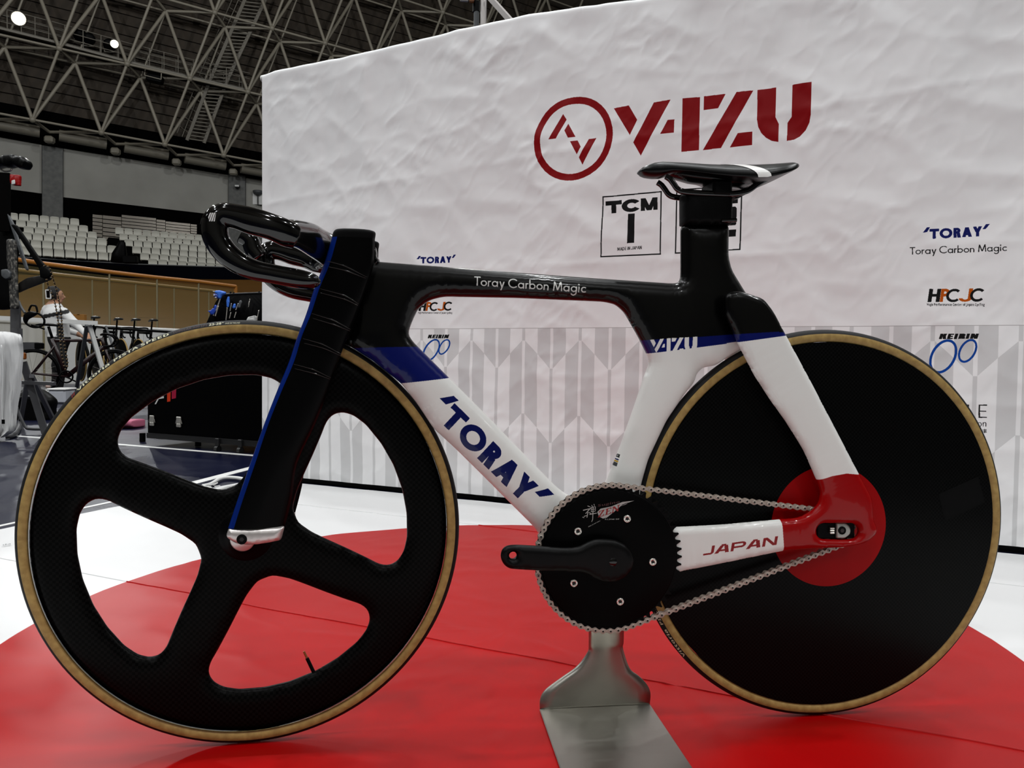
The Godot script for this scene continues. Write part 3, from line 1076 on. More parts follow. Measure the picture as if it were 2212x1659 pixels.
func paint_frame() -> StandardMaterial3D:
	fr_img = Image.create(2048, 1638, false, Image.FORMAT_RGB8)
	var blk := Color(0.005, 0.005, 0.006)
	var wht := Color(0.86, 0.855, 0.845)
	var blu := Color(0.012, 0.055, 0.33)
	var red := Color(0.55, 0.004, 0.012)
	fr_img.fill(blk)
	# body: blue sleeve and white of the down tube, white seat tube
	fr_fill([px([[730, 751.5], [780, 751.2], [897.7, 748.7], [1000, 748], [1000, 813], [970, 817], [866, 828.5], [700, 847]])], blu)
	fr_fill([px([[700, 847], [866, 828.5], [970, 817], [1090, 803], [1290, 1000], [1320, 1100], [1430, 1100], [1430, 1330], [1100, 1330]])], wht)
	fr_fill([px([[1300, 777], [1400, 764], [1500, 751.5], [1589, 740], [1660, 730], [1660, 830], [1440, 1100], [1300, 1110], [1280, 1000]])], wht)
	fr_fill([px([[1380, 735.5], [1389, 735], [1500, 728.5], [1589, 722], [1660, 718], [1660, 731], [1589, 740], [1500, 751.5], [1400, 764], [1370, 768]])], blu)
	var izu := []
	for q in IZU:
		var p := PackedVector2Array()
		for v in q:
			var u: float = (v[0] - 710.0) / 1335.0
			var w: float = (v[1] - (328.0 - 178.0 * u)) / 330.0
			p.append(Vector2(1405.0 + u * 101.0, 734.0 - u * 7.0 + w * 28.0))
		izu.append(p)
	fr_fill(izu, wht)
	# lettering
	var tor := toray_polys()
	var c0 := Vector2(880, 690)
	var k := 4.096
	fr_fill(lay(tor[1], c0 + Vector2(319, 934) / k + Vector2(-0.31, 0.31) * 49.0 * 0.0 - Vector2(0.27, 0.255) * 52.0 * 0.31 / 0.37 * 0.9, Vector2(0.708, 0.696) * 60.0, Vector2(0.685, -0.735) * 50.5), Color(0.012, 0.052, 0.30))
	var t := text_polys("Toray Carbon Magic", 0.125, 0.02)
	fr_fill(lay(t[1], Vector2(1024.0, 616.5), Vector2(243.0 / t[0], 15.8 / t[0]), Vector2(0.6, -20.0)), Color(0.80, 0.80, 0.79))
	# sticker on the seat tube
	fr_fill(crop([[[1840, 1186], [1897, 1203], [1888, 1232], [1832, 1214]]], 880, 690, k), Color(0.02, 0.02, 0.02))
	fr_fill(crop([[[1850, 1234], [1885, 1244], [1880, 1255], [1846, 1246]]], 880, 690, k), Color(0.05, 0.04, 0.25))
	fr_fill(crop([[[1846, 1250], [1880, 1260], [1876, 1272], [1842, 1262]]], 880, 690, k), Color(0.65, 0.50, 0.02))
	fr_fill(crop([[[1838, 1228], [1843, 1230], [1834, 1258], [1828, 1256]], [[1814, 1232], [1830, 1236], [1828, 1242], [1820, 1240], [1818, 1250], [1824, 1252], [1822, 1258], [1808, 1254]]], 880, 690, k), Color(0.03, 0.03, 0.03))
	fr_fill(crop([[[1810, 1258], [1874, 1276], [1864, 1308], [1802, 1290]]], 880, 690, k), Color(0.25, 0.26, 0.27))
	var tc := font_polys("TCM2", "Droid Sans", 700)
	fr_fill(lay(tc[1], Vector2(1330.2, 984.8), Vector2(10.0 / tc[0], 3.2 / tc[0]), Vector2(0.9, -3.6)), Color(0.75, 0.75, 0.75))
	# stays: blue band, white, red rear end
	fr_fill([px([[1560, 728], [1585, 725], [1693, 717.5], [1720, 716], [1720, 722], [1697, 724.6], [1593, 739], [1560, 744]])], blu, null)
	fr_fill([px([[1593, 739], [1697, 724.6], [1730, 720], [1900, 1015], [1854, 1024], [1822, 1021], [1791, 1026.5], [1763.4, 1035.6], [1740, 1043], [1590, 760], [1580, 741]])], wht, null)
	fr_fill([px([[1740, 1043], [1763.4, 1035.6], [1791, 1026.5], [1822, 1021], [1854, 1024], [1900, 1030], [1930, 1200], [1688.4, 1200], [1688.2, 1191], [1683.2, 1121], [1683, 1110], [1735, 1095]])], red, null)
	fr_fill([px([[1360, 1125], [1683, 1108], [1683.2, 1121], [1688.2, 1191], [1688.4, 1205], [1360, 1262]])], wht, null)
	# JAPAN on the chain stay
	var jp := []
	var g := 0.20
	var L := [
		[[rc(0.52, 0.22, 0.52 + g, 1.0), rc(0.0, 0.0, 0.45, g)], arc_band(Vector2(0.45, 0.24), 0.155, g, 270, 360)],
		[[dg(0.0, 0, 0.34, 0.86, g * 1.3), dg(1.0 - g * 1.3, 0, 0.60, 0.86, g * 1.3), rc(0.26, 0.2, 0.80, 0.2 + g), rc(0.40, 0.86, 0.72, 1.0)], []],
		[[rc(0, 0, g, 1), rc(0, 1 - g, 0.7, 1), rc(0, 0.33, 0.7, 0.33 + g)], arc_band(Vector2(0.66, 0.665), 0.25, g, -90, 90)],
		[[dg(0.0, 0, 0.34, 0.86, g * 1.3), dg(1.0 - g * 1.3, 0, 0.60, 0.86, g * 1.3), rc(0.26, 0.2, 0.80, 0.2 + g), rc(0.40, 0.86, 0.72, 1.0)], []],
		[[rc(0, 0, g, 1), rc(0.80, 0, 0.80 + g, 1), dg(0.74, 0, 0.02, 1, g * 1.3)], []]]
	var ad := [0.78, 1.12, 1.06, 1.12, 1.0]
	var x := 0.0
	for i in 5:
		for set_ in L[i]:
			for q in set_:
				var qq := PackedVector2Array()
				for v in q: qq.append(v + Vector2(x, 0))
				jp.append(qq)
		x += ad[i]
	fr_fill(lay(jp, Vector2(1513.5, 1196.6), Vector2(31.0, -4.55), Vector2(3.5, -18.6)), Color(0.50, 0.010, 0.03), null)
	var m := mat(Color(1, 1, 1), 0.30, 0.0, 0.22, 0.26)
	m.albedo_texture = tex_of(fr_img)
	return m
func wheel_pt(r: float, deg: float) -> Vector2:
	return Vector2(cos(deg_to_rad(deg)), sin(deg_to_rad(deg))) * r
func tyre(parent: Node, z_sign_text: bool) -> void:
	# tread, tan side walls, base tape: one lathed section split by colour
	var prof := func(a0: float, a1: float, n: int) -> Array:
		var out := []
		for k in n + 1:
			var a := deg_to_rad(lerpf(a0, a1, float(k) / n))
			out.append(Vector2(0.3248 + 0.0122 * cos(a), 0.0116 * sin(a)))
		return out
	part(parent, "tread", lathe(prof.call(-66.0, 66.0, 12), 160), M.rubber)
	for s in [1.0, -1.0]:
		part(parent, "tan_sidewall", lathe(prof.call(66.0 * s, 137.0 * s, 8), 160), M.tan)
func tyre_text(parent: Node, s: String, family: String, weight: int, ital: bool, ang: float, size: float, width: float, m: Material) -> void:
	var t := font_polys(s, family, weight, ital)
	var k: float = width / t[0]
	var fine := []
	for q in t[1]: fine.append(q)
	part(parent, "tyre_lettering", plate(fine, func(v: Vector2):
		var a := deg_to_rad(ang) - v.x * k / 0.334
		var c := deg_to_rad(59.0 - v.y * size / 0.0122 * 57.3)
		var r := 0.3248 + 0.01245 * cos(c)
		return Vector3(cos(a) * r, sin(a) * r, 0.0119 * sin(c))), m)
func build_bicycle() -> void:
	var bike := thing("track_bicycle", "black, white, blue and red carbon track bicycle on the metal display stand", "bicycle")
	M.tan = mat(Color(1, 1, 1), 0.62)
	M.tan.albedo_texture = blotch(Color(0.54, 0.43, 0.22), Color(0.66, 0.55, 0.31), 256, 0.03, 0.03, 3)
	M.tan.uv1_scale = Vector3(7, 7, 7)
	var wv := weave(Color(0.010, 0.010, 0.011), Color(0.045, 0.045, 0.046), 16)
	M.rim = mat(Color(1, 1, 1), 0.32, 0.0, 0.0, 0.15)
	M.rim.albedo_texture = wv
	M.rim.uv1_scale = Vector3(14, 14, 14)
	M.disc = mat(Color(1, 1, 1), 0.30, 0.0, 0.0, 0.17)
	M.disc.albedo_texture = wv
	M.disc.uv1_scale = Vector3(18, 18, 18)
	var paint := paint_frame()
	# frame body
	part(bike, "frame", inflate(outline(FRAME_OUT, 0.0, 2), [outline(FRAME_HOLE, 0.0, 2)], 0.021, 0.026, func(_v): return 0.0, fr_uv), paint)
	# rear stays, one each side
	var slot := PackedVector2Array()
	for v in slot_px(): slot.append(on_stay(v.x, v.y))
	for s in [1.0, -1.0]:
		part(bike, "rear_stay", inflate(outline(STAY_OUT, null, 2), [slot], 0.0105, 0.012, func(v): return s * stay_z(v.x), fr_uv, 0.004), paint)
	# chain tensioner inside the slot of the near stay
	var ends := group_node(bike, "axle_fitting")
	var blockc := on_stay(1808, 1147)
	part(ends, "slot_plate", block(Vector3(0.066, 0.026, 0.004), 0.001), M.black, Transform3D(Basis(), Vector3(blockc.x, blockc.y, 0.0555)))
	var wq := outline([[1808.5, 1130.5], [1828, 1130.5], [1837, 1138], [1839, 1147], [1837, 1155], [1826, 1163.5], [1808, 1163.5]], 0.064, 1, 3.0)
	part(ends, "axle_washer", inflate(wq, [], 0.004, 0.003, func(_v): return 0.0605, fr_uv, 0.003), mat(Color(0.62, 0.62, 0.60), 0.4, 0.6))
	var an := on_z(1819.8, 1146.3, 0.066)
	rod(ends, "axle_bolt", Vector3(an.x, an.y, 0.05), Vector3(an.x, an.y, 0.0655), 0.0068, M.black, 20)
	rod(ends, "bolt_socket", Vector3(an.x, an.y, 0.06), Vector3(an.x, an.y, 0.0659), 0.0036, mat(Color(0.10, 0.02, 0.02), 0.5), 6)
	for q in [[1797, 1141], [1797, 1146], [1797, 1151]]:
		var w := on_z(q[0], q[1], 0.061)
		part(ends, "tension_screw", block(Vector3(0.0075, 0.0028, 0.005), 0.0006), M.chrome, Transform3D(Basis(), w))
	# front wheel: four bladed carbon spokes
	var fw := group_node(bike, "front_wheel", Vector3(0, WR, 0))
	fw.rotation.y = 0.0465
	var outer := PackedVector2Array()
	for i in 160: outer.append(wheel_pt(0.3155, i * 2.25))
	var holes := []
	for kq in 4:
		var h := PackedVector2Array()
		for q in [[0.079, -9.0], [0.079, 9.0], [0.099, 20.6], [0.120, 25.6], [0.157, 30.6], [0.190, 33.6], [0.214, 35.4], [0.227, 35.2], [0.236, 33.9], [0.243, 32.0], [0.2488, 28.5], [0.2515, 23], [0.2515, 14], [0.2515, 5], [0.2515, -5], [0.2515, -14], [0.2515, -23], [0.2488, -28.5], [0.243, -32.0], [0.236, -33.9], [0.227, -35.2], [0.214, -35.4], [0.190, -33.6], [0.157, -30.6], [0.120, -25.6], [0.099, -20.6]]:
			h.append(wheel_pt(q[0], q[1] + 20.0 + 90.0 * kq))
		holes.append(soften(resample(h, 0.006), 1))
	part(fw, "spoked_rim", inflate(outer, holes, 0.0115, 0.022, func(_v): return 0.0, func(v): return v, 0.006), M.rim)
	part(fw, "hub", lathe([Vector2(0.0, 0.040), Vector2(0.016, 0.040), Vector2(0.019, 0.030), Vector2(0.025, 0.019), Vector2(0.036, 0.0128), Vector2(0.046, 0.0105), Vector2(0.046, -0.0105), Vector2(0.036, -0.0128), Vector2(0.025, -0.019), Vector2(0.019, -0.030), Vector2(0.016, -0.040), Vector2(0.0, -0.040)], 48), M.carbon)
	part(fw, "axle_cap", lathe([Vector2(0.0, 0.046), Vector2(0.0165, 0.046), Vector2(0.0185, 0.044), Vector2(0.0185, 0.030)], 40), M.alu)
	part(fw, "rim_edge", lathe([Vector2(0.3155, 0.0112), Vector2(0.3162, 0.0106), Vector2(0.3160, 0.0)], 120), M.gloss)
	tyre(fw, true)
	var cream := mat(Color(0.78, 0.77, 0.66), 0.6)
	tyre_text(fw, "Vittoria", "Droid Sans", 700, true, 137.5, 0.0056, 0.062, cream)
	tyre_text(fw, "PISTA SPEED", "Droid Sans", 700, true, 125.5, 0.0052, 0.090, cream)
	tyre_text(fw, "TUBULAR 320 TPI", "Droid Sans", 700, true, 109.0, 0.0050, 0.052, mat(Color(0.16, 0.02, 0.03), 0.6))
	tyre_text(fw, "23-28\"", "Droid Sans", 700, true, 99.6, 0.0046, 0.022, cream)
	tyre_text(fw, "MADE IN THAILAND", "Droid Sans", 400, false, 95.4, 0.0030, 0.022, cream)
	tyre_text(fw, "//", "Droid Sans", 700, true, 139.6, 0.0056, 0.008, mat(Color(0.60, 0.02, 0.03), 0.6))
	var va := deg_to_rad(-66.0)
	var vd := Vector3(cos(va), sin(va), 0)
	rod(fw, "valve", vd * 0.255, vd * 0.226, 0.0030, M.black, 10)
	rod(fw, "valve_tip", vd * 0.227, vd * 0.214, 0.0018, mat(Color(0.62, 0.44, 0.26), 0.35, 1.0), 8)
	# rear wheel: lens-shaped disc
	var rw := group_node(bike, "rear_wheel", Vector3(WB, WR, 0))
	var pf := []
	for s in [1.0]:
		for q in [[0.3155, 0.0105], [0.300, 0.0112], [0.26, 0.0135], [0.20, 0.0165], [0.15, 0.019], [0.1045, 0.021]]: pf.append(Vector2(q[0], q[1]))
	part(rw, "disc_face", lathe(pf, 120), M.disc)
	var pb := []
	for q in pf: pb.append(Vector2(q.x, -q.y))
	pb.append(Vector2(0.0, -0.024))
	part(rw, "disc_face", lathe(pb, 96), M.disc)
	part(rw, "red_centre", lathe([Vector2(0.1045, 0.021), Vector2(0.07, 0.0225), Vector2(0.04, 0.0237), Vector2(0.03, 0.024), Vector2(0.0, 0.024)], 96), M.red)
	part(rw, "hub", lathe([Vector2(0.0, 0.056), Vector2(0.011, 0.056), Vector2(0.012, 0.05), Vector2(0.014, 0.05), Vector2(0.026, 0.036), Vector2(0.026, 0.02)], 40), M.black)
	tyre(rw, true)
	tyre_text(rw, "Vittoria", "Droid Sans", 700, true, 222.0, 0.0052, 0.060, M.print_dim if M.has("print_dim") else cream)
	tyre_text(rw, "PISTA SPEED", "Droid Sans", 700, true, 210.0, 0.0052, 0.085, cream)
	part(rw, "black_patch", plate([PackedVector2Array([Vector2(0.205, 0.052), Vector2(0.283, 0.082), Vector2(0.298, 0.035), Vector2(0.219, 0.004)])], func(v: Vector2): return Vector3(v.x, v.y, lerpf(0.0170, 0.0121, (v.length() - 0.2) / 0.1))), M.matte)
	var cog := group_node(rw, "sprocket")
	var gp := PackedVector2Array()
	for i in 14:
		for q in [[0.0255, -0.30], [0.0300, -0.13], [0.0300, 0.13], [0.0255, 0.30]]: gp.append(Vector2(cos(TAU * (i + q[1]) / 14.0), sin(TAU * (i + q[1]) / 14.0)) * q[0])
	part(rw, "sprocket_ring", prism(gp, 0.0405, 0.0435), M.steel)
	cog.free()
	build_fork(bike)
	build_bars(bike)
	build_saddle(bike)
	build_drive(bike)

func build_fork(bike: Node3D) -> void:
	# blades stand off the wheel on both sides; the near one is measured, the far one mirrored
	var L := [[717, 513], [700, 569.5], [679.4, 622], [661, 679.4], [641, 731], [624.6, 781], [595, 853], [567.6, 924.6], [540, 1003], [510.7, 1087], [493, 1140.5]]
	var S := [[730, 513], [714, 569], [692, 622], [673, 677], [652.5, 732], [637.0, 781], [606.5, 853], [578.5, 924.6], [552.5, 1003], [524, 1084], [507.4, 1140]]
	var R := [[810, 516], [806.5, 574], [789, 629], [771, 675], [752.7, 722], [731, 781], [706, 853], [678, 922], [642, 1000], [630, 1075], [614.5, 1137]]
	var zc := 0.055
	for sd in [1.0, -1.0]:
		var fork := group_node(bike, "fork_blade")
		var rows_a := []
		var rows_b := []
		var rows_c := []
		var Lp := []
		var Sp := []
		var Rp := []
		for i in L.size():
			Lp.append(on_z(L[i][0], L[i][1], zc))
			Sp.append(on_z(S[i][0], S[i][1], zc))
			Rp.append(on_z(R[i][0], R[i][1], zc))
		Lp = curve3(Lp, 5)
		Sp = curve3(Sp, 5)
		Rp = curve3(Rp, 5)
		for i in Lp.size():
			var a: Vector3 = Lp[i]
			var b: Vector3 = Rp[i]
			var f: float = (Sp[i] - a).length() / (b - a).length()
			var tt := float(i) / (Lp.size() - 1)
			var T := lerpf(0.0125, 0.0095, tt)
			var sec := func(u: float, side: float) -> Vector3:   # u 0..1 from leading to trailing edge
				var e := 1.0 - pow(absf(2.0 * u - 1.0), 3.2 if u < 0.5 else 2.4)
				var z: float = T * pow(maxf(e, 0.0), 0.45)
				# a flare near the axle, where the blade turns broad and hollow
				z -= 0.004 * smoothstep(0.75, 0.95, tt) * smoothstep(0.45, 0.8, u) * (1.0 if side > 0 else 0.0)
				var q := a.lerp(b, u)
				return Vector3(q.x, q.y, sd * (zc + side * z))
			var ra := PackedVector3Array()
			var rb := PackedVector3Array()
			for k in 7: ra.append(sec.call(f * (1.0 - k / 6.0), -1.0))
			for k in range(1, 7): ra.append(sec.call(f * k / 6.0, 1.0))
			for k in 14: rb.append(sec.call(f + (1.0 - f) * k / 13.0, 1.0))
			for k in range(1, 14): rb.append(sec.call(1.0 - (1.0 - f) * k / 13.0, -1.0))
			rows_a.append(ra)
			rows_b.append(rb)
		part(fork, "leading_edge_stripe", skin(rows_a), M.blue)
		part(fork, "blade_body", skin(rows_b), M.rim_fork)
		# rounded cap on top
		var top := []
		for k in 9:
			var f := k / 8.0
			var row := PackedVector3Array()
			var full := PackedVector3Array()
			full.append_array(rows_a[0])
			full.append_array(rows_b[0])
			var cen := Vector3.ZERO
			for v in full: cen += v
			cen /= full.size()
			for v in full: row.append(cen + (v - cen) * pow(maxf(0.0, 1.0 - pow(f, 4.0) * 0.999), 0.5) + Vector3(0.0025, 0.0135, 0) * sin(f * PI / 2))
			top.append(row)
		part(fork, "blade_cap", skin(top, true), M.matte)
		# raised trip ridges across the blade
		for q in [[[707, 564], [743.6, 574], [791.7, 598]], [[709, 576], [745, 584], [790, 601]], [[689.7, 623], [743.6, 638], [774.5, 656.5]], [[691, 632], [744, 646], [773, 660]], [[673.7, 677], [720.7, 692], [757, 711.5]], [[675, 687], [721, 701], [756, 715]], [[654, 731], [698, 744], [736.7, 765]], [[656, 741], [699, 752], [735, 768]], [[634, 786.5], [676.7, 798], [714, 816]], [[636, 796], [677, 806], [713, 819]]]:
			var pth := []
			for v in q:
				var w := on_z(v[0], v[1], zc + 0.0118)
				w.z = zc + 0.0118
				pth.append(Vector3(w.x, w.y, w.z * sd))
			pth = curve3(pth, 6)
			var rr := []
			for i in pth.size():
				var e := sin(PI * clampf(float(i) / (pth.size() - 1), 0.04, 0.96))
				pth[i].z += -sd * 0.0016 * (1.0 - e)
				rr.append(Vector2(0.0011, 0.0011) * (0.35 + 0.65 * e))
			part(fork, "trip_ridge", sweep(pth, rr, 8), M.gloss)
		# metal drop-out with its axle bolt
		var dq := outline([[492.8, 1141], [560, 1140.5], [613.5, 1138], [606, 1168], [582, 1173], [556, 1177], [530, 1178.5], [507, 1175], [489, 1163], [487, 1158]], zc + 0.006, 1, 5.0)
		part(fork, "drop_out", inflate(dq, [], 0.0105, 0.010, func(_v): return sd * zc, fr_uv, 0.004), M.alu)
		var bp := on_z(522, 1165.5, zc + 0.0115)
		rod(fork, "axle_bolt", Vector3(bp.x, bp.y, sd * (zc - 0.002)), Vector3(bp.x, bp.y, sd * (zc + 0.0112)), 0.0077, M.black, 20)
		rod(fork, "bolt_socket", Vector3(bp.x, bp.y, sd * (zc - 0.002)), Vector3(bp.x, bp.y, sd * (zc + 0.0115)), 0.0034, M.hole, 6)
	# head: crown over the wheel and the steerer between the blades
	var head := group_node(bike, "fork_head")
	var hp := outline([[729, 520], [790, 520], [806, 545], [790, 640], [757, 735], [690, 735], [672, 690], [700, 600]], 0.0, 2)
	part(head, "steerer_fairing", inflate(hp, [], 0.048, 0.012, func(_v): return 0.0, fr_uv), M.carbon)
	var cp := outline([[806, 533], [811, 530], [814, 545], [813, 552], [819, 558], [820, 566], [806, 580]], 0.02, 1, 3.0)
	part(head, "headset_cap", inflate(cp, [], 0.018, 0.006, func(_v): return 0.0, fr_uv, 0.003), M.gloss)

func build_bars(bike: Node3D) -> void:
	var hb := group_node(bike, "handlebar")
	var mpx := 1.0 / 1560.0
	for sd in [1.0, -1.0]:
		# drop: from the wing forward, round the front and back to the grip end
		var c := [[640, 514, 0.158, 16, 25], [618, 504, 0.164, 19, 29], [586, 490, 0.170, 20, 28], [545, 478, 0.172, 22, 29], [508, 468, 0.172, 23, 26], [481, 466, 0.172, 24, 26], [464, 484, 0.172, 25, 28], [467, 514, 0.172, 24, 27], [485, 543, 0.172, 22, 25.5], [514, 567, 0.173, 21, 23.5], [548, 583, 0.174, 20, 21.5], [590, 592, 0.176, 20, 20.5], [640, 601.5, 0.178, 20, 20.5], [668, 606, 0.179, 18, 18], [685, 608, 0.179, 13, 12], [693, 608.5, 0.179, 3, 3]]
		var path := []
		var rad := []
		for q in c:
			var w := on_z(q[0], q[1], q[2])
			path.append(Vector3(w.x, w.y, sd * q[2]))
			rad.append(Vector2(q[3], q[4]) * mpx)
		path = curve3(path, 5)
		rad = curve3(rad, 5)
		part(hb, "drop_grip", sweep(path, rad, 22, Vector3(0, 0, 1)), M.gloss) if false else part(hb, "drop_grip", sweep(path, swap(rad), 22, Vector3(0, 0, 1)), M.gloss)
		# wing: broad aero arm from the stem out to the drop
		var wing := [[604, 497, 0.160, 10, 17], [625, 502, 0.152, 12, 24], [648, 508, 0.122, 13, 28], [676, 520, 0.080, 14, 34], [702, 536, 0.036, 14, 36], [740, 556, 0.012, 14, 40], [760, 566, 0.0, 14, 42]]
		path = []
		rad = []
		for q in wing:
			var w := on_z(q[0], q[1], q[2])
			path.append(Vector3(w.x, w.y, sd * q[2]))
			rad.append(Vector2(q[3], q[4]) * 1.15 * mpx)
		part(hb, "wing", sweep(curve3(path, 6), curve3(rad, 6), 20), M.wing)
		# striped sticker on the front of the drop
		if sd > 0.0:
			for i in 4:
				var st := []
				for v in [[446.0 + i * 5.0, 478.0], [449.0 + i * 5.0, 478.0], [456.5 + i * 4.2, 459.5], [453.5 + i * 4.2, 459.5]]:
					var x: float = clampf(v[0], 446.0, 466.5)
					st.append(Vector2(x, v[1]))
				part(hb, "white_stripe", plate([PackedVector2Array(st)], func(v: Vector2): return on_z(v.x, v.y, 0.1720 + 0.0166 * sqrt(maxf(0.05, 1.0 - pow((v.x - 464.0) / 29.0, 2.0))) + 0.0006)), M.white)
			var seam := []
			for v in [[661.5, 483], [661.5, 497], [658, 503], [640, 504]]: seam.append(on_z(v[0], v[1], 0.148))
	# elbow block seen through the near drop
	var eb := []
	for v in [[523, 508, -0.10], [540, 520, -0.10], [548, 540, -0.10], [560, 556, -0.10]]: eb.append(on_z(v[0], v[1], v[2]))
	part(hb, "arm_rest_post", sweep(curve3(eb, 5), [Vector2(0.013, 0.015)], 14), M.gloss)
func swap(a: Array) -> Array:
	var out := []
	for v in a: out.append(Vector2(v.y, v.x))
	return out

func build_saddle(bike: Node3D) -> void:
	var sad := group_node(bike, "saddle")
	var stn := [[1379.5, 368, 369, 371, 0.010], [1386, 361, 366, 376, 0.016], [1395, 356, 365, 379, 0.019], [1410, 350.5, 363, 381, 0.021], [1425, 348, 362.5, 380.5, 0.022], [1445, 348.5, 363, 374, 0.025], [1480, 350, 367.5, 374, 0.031], [1520, 352.5, 374, 380, 0.041], [1560, 353.5, 379, 385, 0.052], [1595, 353, 381.5, 388, 0.062], [1620, 352.5, 381, 388, 0.067], [1645, 352, 374.5, 383, 0.069], [1665, 351, 368.5, 377, 0.067], [1685, 350.5, 362, 370, 0.060], [1695, 350.5, 358, 366, 0.052], [1699, 353, 357, 362, 0.045]]
	var build := func(lo: float, hi: float, grow: float, upper: bool) -> ArrayMesh:
		var rows := []
		var n := 40
		for i in n + 1:
			var x := lerpf(lo, hi, float(i) / n)
			var j := 0
			while j < stn.size() - 2 and stn[j + 1][0] < x: j += 1
			var f := clampf((x - stn[j][0]) / (stn[j + 1][0] - stn[j][0]), 0.0, 1.0)
			var v := []
			for k in range(1, 5): v.append(lerpf(stn[j][k], stn[j + 1][k], f))
			var yt := on_z(x, v[0], v[3] * 0.35).y + grow
			var ye := on_z(x, v[1], v[3]).y
			var yb := on_z(x, v[2], v[3] * 0.7).y - grow
			var X := on_z(x, v[0], 0.0).x
			var row := PackedVector3Array()
			for k in 29:
				var a := PI * k / 28.0
				if not upper: a = TAU * k / 28.0
				var s := sin(a)
				row.append(Vector3(X, ye + ((yt - ye) * pow(maxf(s, 0.0), 0.95) if s >= 0.0 else -(ye - yb) * pow(-s, 0.7)), cos(a) * (v[3] + grow)))
			rows.append(row)
		return skin(rows, false, not upper)
	part(sad, "shell_and_pad", build.call(1379.5, 1699.0, 0.0, false), M.saddle)
	# white band across the wide part
	var rows := []
	for i in 13:
		var row := PackedVector3Array()
		for k in 29:
			var a := PI * k / 28.0
			var u := absf(cos(a))
			var x := lerpf(1545.0, 1566.0, i / 12.0) + u * u * lerpf(58.0, 62.0, i / 12.0)
			var j := 0
			while j < stn.size() - 2 and stn[j + 1][0] < x: j += 1
			var f := clampf((x - stn[j][0]) / (stn[j + 1][0] - stn[j][0]), 0.0, 1.0)
			var w0 := lerpf(stn[j][4], stn[j + 1][4], f)
			var ww := w0 + 0.0006
			var yt := on_z(x, lerpf(stn[j][1], stn[j + 1][1], f), w0 * 0.35).y + 0.0006
			var ye := on_z(x, lerpf(stn[j][2], stn[j + 1][2], f), w0).y
			row.append(Vector3(on_z(x, 352, 0.0).x, ye + (yt - ye) * pow(sin(a), 0.95), cos(a) * ww))
		rows.append(row)
	part(sad, "white_band", skin(rows), M.white)
	# belly of the shell
	var belly := []
	for q in [[1440, 372, 379, 0.010], [1462, 371, 388, 0.017], [1490, 372, 396, 0.021], [1530, 378, 401, 0.024], [1575, 382, 405, 0.028], [1608, 384, 406, 0.033], [1635, 378, 396, 0.036], [1660, 372, 380, 0.030]]:
		var row := PackedVector3Array()
		var yt := on_z(q[0], q[1], 0.0).y
		var yb := on_z(q[0], q[2], 0.0).y
		for k in 20:
			var a := TAU * k / 20.0
			row.append(Vector3(on_z(q[0], q[1], 0.0).x, (yt + yb) * 0.5 + sin(a) * (yt - yb) * 0.5, cos(a) * q[3]))
		belly.append(row)
	part(sad, "shell_belly", skin(belly, true, true), M.saddle_belly)
	for sd in [1.0, -1.0]:
		var path := []
		for q in [[1438, 381], [1447, 387], [1455, 397], [1463, 408], [1474, 413.5], [1495, 416], [1530, 418], [1575, 419], [1602, 416], [1618, 410.5], [1634, 399], [1652, 388], [1668, 379]]:
			var w := on_z(q[0], q[1], 0.022)
			path.append(Vector3(w.x, w.y, 0.022 * sd))
		part(sad, "rail", sweep(curve3(path, 4), [Vector2(0.0035, 0.0050)], 10), M.gloss)
	var cl := on_z(1548, 412, 0.0)
	part(sad, "rail_clamp", block(Vector3(0.034, 0.026, 0.056), 0.004), M.black, Transform3D(Basis(), cl))
	var cw := on_z(1593, 421, 0.0)
	part(sad, "clamp_wedge", block(Vector3(0.024, 0.011, 0.03), 0.004), M.black, Transform3D(Basis(Vector3.FORWARD, -0.45), cw))
	var lg := font_polys("prologo", "Droid Sans", 700)
	part(sad, "saddle_lettering", plate(lay(lg[1], Vector2(1457, 377.5), Vector2(25.0 / lg[0], 15.0 / lg[0]), Vector2(2.0, -4.0)), func(v: Vector2): return on_z(v.x, v.y, 0.0285 + (v.x - 1455.0) * 0.0001)), M.dim_print)
	# seat post head
	var post := group_node(bike, "seat_post")
	var pq := outline([[1470.5, 422], [1480, 418.5], [1520, 417.5], [1568, 417.5], [1574, 430], [1578, 436], [1576.5, 470], [1576, 487], [1573, 489], [1470.6, 489]], 0.0, 1, 4.0)
	part(post, "post_head", inflate(pq, [], 0.0225, 0.010, func(_v): return 0.0, fr_uv), M.matte)
	rod(post, "pinch_bolt", on_z(1548, 481, 0.0) + Vector3(0, 0, 0.020), on_z(1580, 480, 0.0) + Vector3(0, 0, 0.020), 0.0034, M.gloss, 12)
	part(post, "cable_guard", block(Vector3(0.010, 0.012, 0.02), 0.002), M.gloss, Transform3D(Basis(), on_z(1571, 431, 0.0)))

